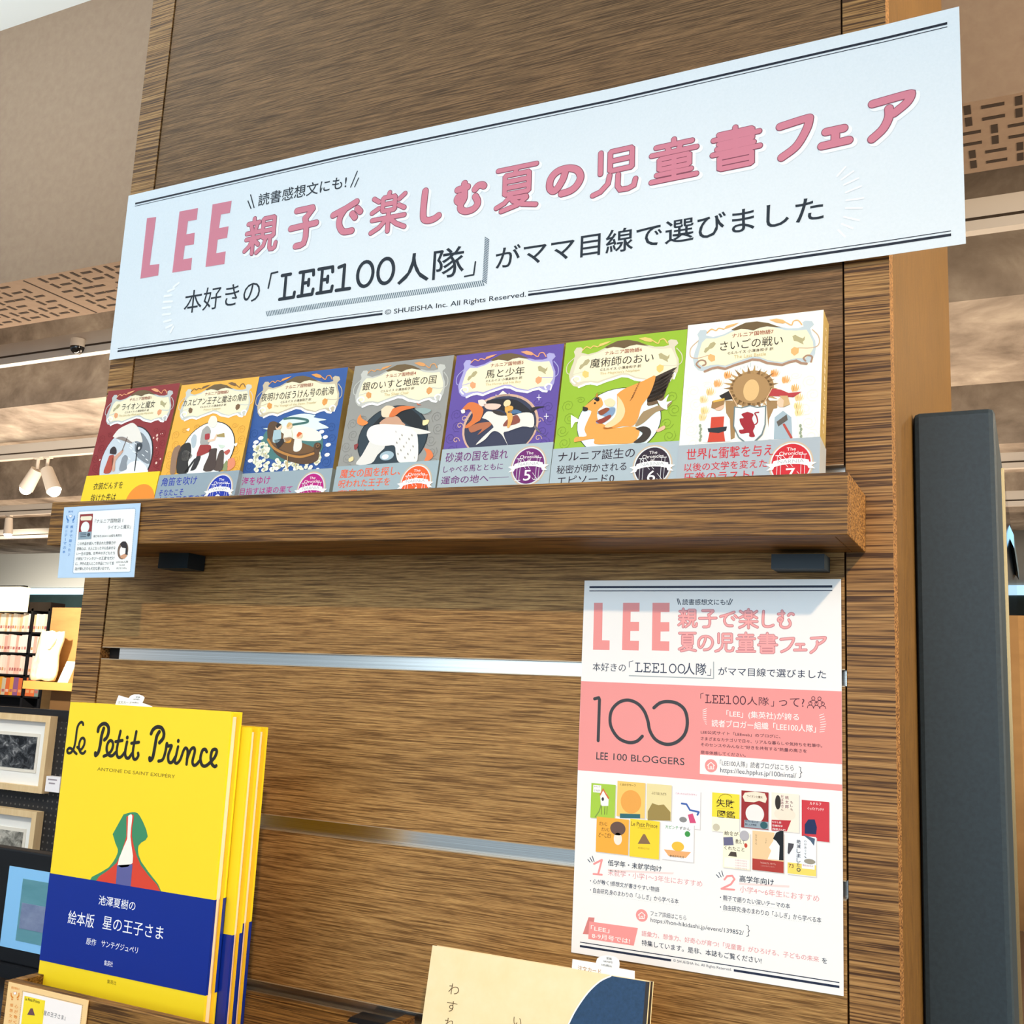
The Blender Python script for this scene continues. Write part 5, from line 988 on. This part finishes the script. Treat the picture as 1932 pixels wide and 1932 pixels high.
yellow_book(xl+.011, yb+.0178, zl, xr-xl, zt-zl-.0145, .0145, .004, zb1-.034, 'yellow picture book behind the frontmost copy, second in the stack')
yellow_book(xl+.009, yb+.0335, zl, xr-xl, zt-zl-.0145, .0145, .004, zb1-.026, 'yellow picture book at the back of the stack, nearest the cabinet boards')
def slip(pts, z, Y, label, txts, par=None):
    S = Sheet((0, Y, 0)); S.zoom(*z); P_ = [S.uv(p) for p in pts]; W_ = mat('#f7f7f5', .5)
    S.prism([S.P(u, v, 0) for u, v in P_], (0, .0003, 0), W_)
    for t_, a_, b_, c_, h_ in txts: S.text(t_, a_, b_, c_, INK(h_), 1, .01)
    o_ = S.build('order_slip', None, S.P(*P_[0])); tag(o_, label, 'slip of paper', 'order slips sticking out of books'); return o_
slip([(250,740),(290,610),(345,440),(385,350),(690,440),(720,390),(770,350),(850,325),(1000,325),(1120,370),(1170,420),(1140,500),(1100,580),(1250,630),(1400,690),(1420,760),(900,760)], (200, 1290, .06211), yb+.0032, 'white order slip with a round tab sticking out of the front yellow picture book',
     [('注文カード', (350, 585), (770, 645), (372, 500), '#7c7a76'), ('定価', (905, 415), (1030, 440), (910, 375), '#2c2c30'), ('1,870円', (830, 480), (1005, 525), (830, 430), '#2c2c30'), ('10%税込', (790, 560), (985, 635), (790, 515), '#2c2c30')])
# ------------------------------------------------------------------ cream picture book
th = math.radians(10.2); A = at_y((816, 1784), -.088); Bq = at_y((1226, 1852), -.088)
W = Bq.x-A.x; wv = Vector((0, math.sin(th), math.cos(th))); zf = -.6095; H = ((A.z+Bq.z)/2-zf)/math.cos(th); O = Vector((A.x, A.y, (A.z+Bq.z)/2))-wv*H; T = .011
root = empty('cream_picture_book', O+Vector((W/2, T/2, 0)), 'cream covered picture book with a dark blue rounded shape at its top right corner', 'book')
S = Sheet(O, (1, 0, 0), wv); P = lambda u, v, d=0: O+S.ux*u+wv*v-S.n*d
CRE = noise_mat('cream_cover_board', ('#efd7a6', '#f4deb2'), (60, 60, 60), .55, .3); NVY = noise_mat('navy_cover_print', ('#1d3a58', '#24456a'), (300, 300, 300), .5, .3); e = .0022
def slabp(sh, d0, d1, u0, u1, v0, v1, m): sh.prism([P(u0, v0, d0), P(u1, v0, d0), P(u1, v1, d0), P(u0, v1, d0)], tuple(-S.n*(d1-d0)), m)
slabp(S, 0, e, 0, W, 0, H, CRE); slabp(S, T-e, T, 0, W, 0, H, CRE); slabp(S, e, T-e, W-e, W, 0, H, mat('#221f1e', .5))
S.zoom(780, 1760, .24845)
crv = spline([(1505, 328), (1420, 370), (1330, 455), (1245, 575), (1190, 680), (1140, 800), (1110, 900)], 5)
pl = [S.uv(p) for p in crv]
S.poly_uv([(W-.0001, H-.0001)]+[(min(u, W-.0002), min(v, H-.0001)) for u, v in pl]+[(W-.0001, pl[-1][1])], NVY, 1)
S.rect_uv(W-.0035, pl[-1][1], W-.0001, H-.0001, mat('#2a2322', .5), 2)
S.stroke_uv([(u-.0006, v) for u, v in pl], .0012, INK('#fffdf6'), 1)
for ch, c in (('わ', (308, 428)), ('す', (292, 560)), ('れ', (275, 690)), ('い', (790, 672)), ('て', (258, 820)), ('つ', (775, 800))): S.char(ch, c, 80 if ch != 'い' else 62, 84 if ch != 'い' else 60, INK('#5b4524'), 1, -.008)
o = S.build('cover', root); o.location = -root.location
k = MB(); slabp(k, e+.0001, T-e-.0001, .003, W-e-.0003, .003, H-.003, CREAM); o = k.build('page_block', root); o.location = -root.location
ysl = A.y-.088*0+.0045
slip([(1195,330),(1203,262),(1208,200),(1385,228),(1395,195),(1420,178),(1470,170),(1530,180),(1560,205),(1566,232),(1562,268),(1680,290),(1680,345),(1678,390),(1500,380)], (780, 1760, .24845), ysl, 'white order slip with a round tab sticking out of the cream picture book',
     [('注文カード', (1248, 290), (1425, 312), (1250, 250), '#b08a62'), ('定価', (1465, 202), (1505, 206), (1465, 184), '#2c2c30'), ('1870円', (1442, 222), (1510, 232), (1442, 208), '#2c2c30'), ('10%税込', (1428, 248), (1508, 266), (1428, 230), '#2c2c30')])

# ------------------------------------------------------------------ caption cards hung on the tray lips
def hands_heart(S, c, r, ink):
    x, y = c; S.poly(spline([(x, y+r*.9), (x-r*.75, y+r*.15), (x-r*.72, y-r*.55), (x-r*.3, y-r*.75), (x, y-r*.45), (x+r*.3, y-r*.75), (x+r*.72, y-r*.55), (x+r*.75, y+r*.15), (x, y+r*.9)], 3)[:-1], ink, 1)
    S.poly(spline([(x, y+r*.7), (x-r*.58, y+r*.1), (x-r*.55, y-r*.45), (x-r*.28, y-r*.6), (x, y-r*.3), (x+r*.28, y-r*.6), (x+r*.55, y-r*.45), (x+r*.58, y+r*.1), (x, y+r*.7)], 3)[:-1], INK('#fbfdff'), 2)
    for s_ in (-1, 1):
        S.poly([(x+s_*r*1.9, y-r*.3), (x+s_*r*1.55, y-r*.2), (x+s_*r*1.45, y+r*.9), (x+s_*r*.6, y+r*1.9), (x+s_*r*1.3, y+r*2.2), (x+s_*r*1.9, y+r*1.2)], ink, 1)
        S.stroke([(x+s_*r*.9, y+r*2.3), (x+s_*r*.95, y+r*2.75), (x+s_*r*1.5, y+r*2.75), (x+s_*r*1.45, y+r*2.3)], r*.2, ink, 1)
def dashes(S, P_, ink, wd, closed=True):
    Q = [S.uv(p) for p in P_]; n = len(Q)
    for i in range(n if closed else n-1):
        a, b = Q[i], Q[(i+1) % n]; l = math.hypot(b[0]-a[0], b[1]-a[1]); m_ = max(1, int(l/.0022))
        for q in range(m_):
            t0, t1 = q/m_, (q+.55)/m_; S.stroke_uv([(a[0]+(b[0]-a[0])*t0, a[1]+(b[1]-a[1])*t0), (a[0]+(b[0]-a[0])*t1, a[1]+(b[1]-a[1])*t1)], wd, ink, 2, cap=False)
Zc = (100, 940, .098344); CY = -.1075
S = Sheet((0, CY, 0), step=.0001); S.zoom(*Zc)
q = [S.uv(p) for p in ((215, 175), (1678, 92), (1552, 1515), (88, 1530))]
bp = mat('#b9d4ee', .45, 0, .4); Pq = [S.P(u, v, 0) for u, v in q]
S.prism([Pq[3], Pq[2], Pq[1], Pq[0]], (0, .0008, 0), bp)
BI = INK('#3f7cc4'); TX = INK('#2c3440')
inner = [(500, 250), (1570, 190), (1590, 215), (1490, 1400), (1465, 1420), (395, 1445), (378, 1420), (480, 275)]
S.poly([(510, 262), (1565, 203), (1580, 222), (1480, 1395), (1460, 1410), (400, 1432), (390, 1412), (492, 285)], INK('#f2f4f2'), 1); dashes(S, inner, INK('#8f9db0'), .0005)
S.text('親学感', (295, 276), (385, 272), (297, 240), BI, 1); hands_heart(S, (338, 345), 42, BI)
S.vtext('親子で語りたい', (362, 550), (308, 1080), 62, BI, 1, .02); S.vtext('深いテーマの本', (265, 550), (212, 1030), 62, BI, 1, .02)
S.poly([(522, 310), (770, 297), (735, 780), (482, 795)], INK('#8f3232'), 2); S.poly([(545, 350), (740, 340), (755, 370), (735, 425), (640, 425), (540, 430), (530, 390)], INK('#efe6cc'), 3); S.ell((620, 560), 80, 110, INK('#eceff0'), 3); S.poly([(505, 650), (745, 640), (735, 780), (482, 795)], INK('#8fa3b0'), 4); S.ell((690, 700), 30, 36, INK('#3f4a54'), 5)
for y_ in (672, 705, 740): S.stroke([(530, y_), (640, y_-5)], 8, INK('#4a5866'), 5)
S.text('『ナルニア国物語 1', (800, 480), (1340, 470), (805, 400), TX, 2); S.text('ライオンと魔女』', (1050, 602), (1495, 580), (1055, 525), TX, 2)
S.text('発行年月:2024/12 出版社:集英社', (775, 752), (1320, 738), (778, 705), TX, 2)
for i, t_ in enumerate(('この作品を読んで育まれた想像力や', '冒険心は、大人になった今も色あせな', 'い一生の宝物。世界中の子どもたち', 'が読む"ファンタジーの王道"なだけ', 'に、海外の友人とこの作品について会', '話が弾んだのも大切な思い出です。')):
    y_ = 905+i*97; x_ = 470-i*10; S.text(t_, (x_, y_), (1205-i*9-(70 if i == 5 else 0), y_-20), (x_+5, y_-62), TX, 2, .006)
S.ell((1342, 1000), 102, 172, INK('#7d685a'), 2); S.ell((1342, 1010), 60, 110, INK('#f2efec'), 3); S.poly([(1290, 880), (1330, 835), (1400, 830), (1430, 920), (1438, 1090), (1390, 1080), (1400, 960), (1330, 950)], INK('#2f2a2c'), 4); S.poly([(1290, 1110), (1390, 1060), (1430, 1100), (1370, 1165), (1310, 1150)], INK('#cf9a78'), 4)
S.text('LEE100人隊', (1215, 1248), (1440, 1240), (1218, 1205), TX, 2); S.text('No.068', (1275, 1295), (1375, 1292), (1277, 1270), TX, 2); S.text('あさなづみん', (1218, 1362), (1415, 1355), (1220, 1325), TX, 2)
o = S.build('caption_card', None, Pq[3]); tag(o, 'pale blue caption card hung on the left end of the upper tray', 'card', 'caption cards on the tray lips')
Zd = (0, 1830, .10352)
S = Sheet((0, -.2050, 0), step=.0001); S.zoom(*Zd)
q = [S.uv(p) for p in ((158, 205), (1608, 572))]
OR = mat('#f6cf92', .45, 0, .4); v1 = (q[0][1]+q[1][1])/2
Pq = [S.P(q[0][0], v1-.088, 0), S.P(q[1][0], v1-.088, 0), S.P(q[1][0], v1, 0), S.P(q[0][0], v1, 0)]
S.prism(Pq, (0, .0008, 0), OR); OI = INK('#e0862c')
u0, u1 = S.uv((415, 380))[0], S.uv((1510, 640))[0]; vv = (S.uv((435, 375))[1]+S.uv((1500, 640))[1])/2
S.rect_uv(u0+.001, v1-.083, u1-.001, vv-.0008, INK('#f8f0ec'), 1)
for a_, b_ in (((u0+.001, vv), (u1-.001, vv)), ((u0, vv), (u0, v1-.083)), ((u1, vv), (u1, v1-.083))):
    for i in range(46):
        t0, t1 = i/46, (i+.55)/46; S.stroke_uv([(a_[0]+(b_[0]-a_[0])*t0, a_[1]+(b_[1]-a_[1])*t0), (a_[0]+(b_[0]-a_[0])*t1, a_[1]+(b_[1]-a_[1])*t1)], .0005, INK('#9a8a80'), 2, cap=False)
S.text('親学感向け', (205, 345), (358, 368), (205, 300), OI, 1); hands_heart(S, (275, 425), 42, OI)
S.vtext('心が動く', (300, 665), (275, 950), 72, OI, 1, .02); S.vtext('感想文が', (212, 640), (185, 935), 68, OI, 1, .02)
a_, b_ = S.uv((450, 470)), S.uv((752, 1200)); S.rect_uv(a_[0], b_[1], b_[0], S.uv((600, 505))[1], INK('#f6dc2e'), 2)
S.text('Le Petit Prince', (458, 555), (725, 605), (460, 500), YIN, 3, .01); S.poly([(560, 700), (600, 700), (640, 830), (500, 815)], INK('#6a4a50'), 3)
S.text('『星の王子さま』', (765, 830), (1195, 905), (765, 740), TX, 2)
o = S.build('caption_card', None, Pq[0]); tag(o, 'pale orange caption card hung on the left end of the lower tray', 'card', 'caption cards on the tray lips')
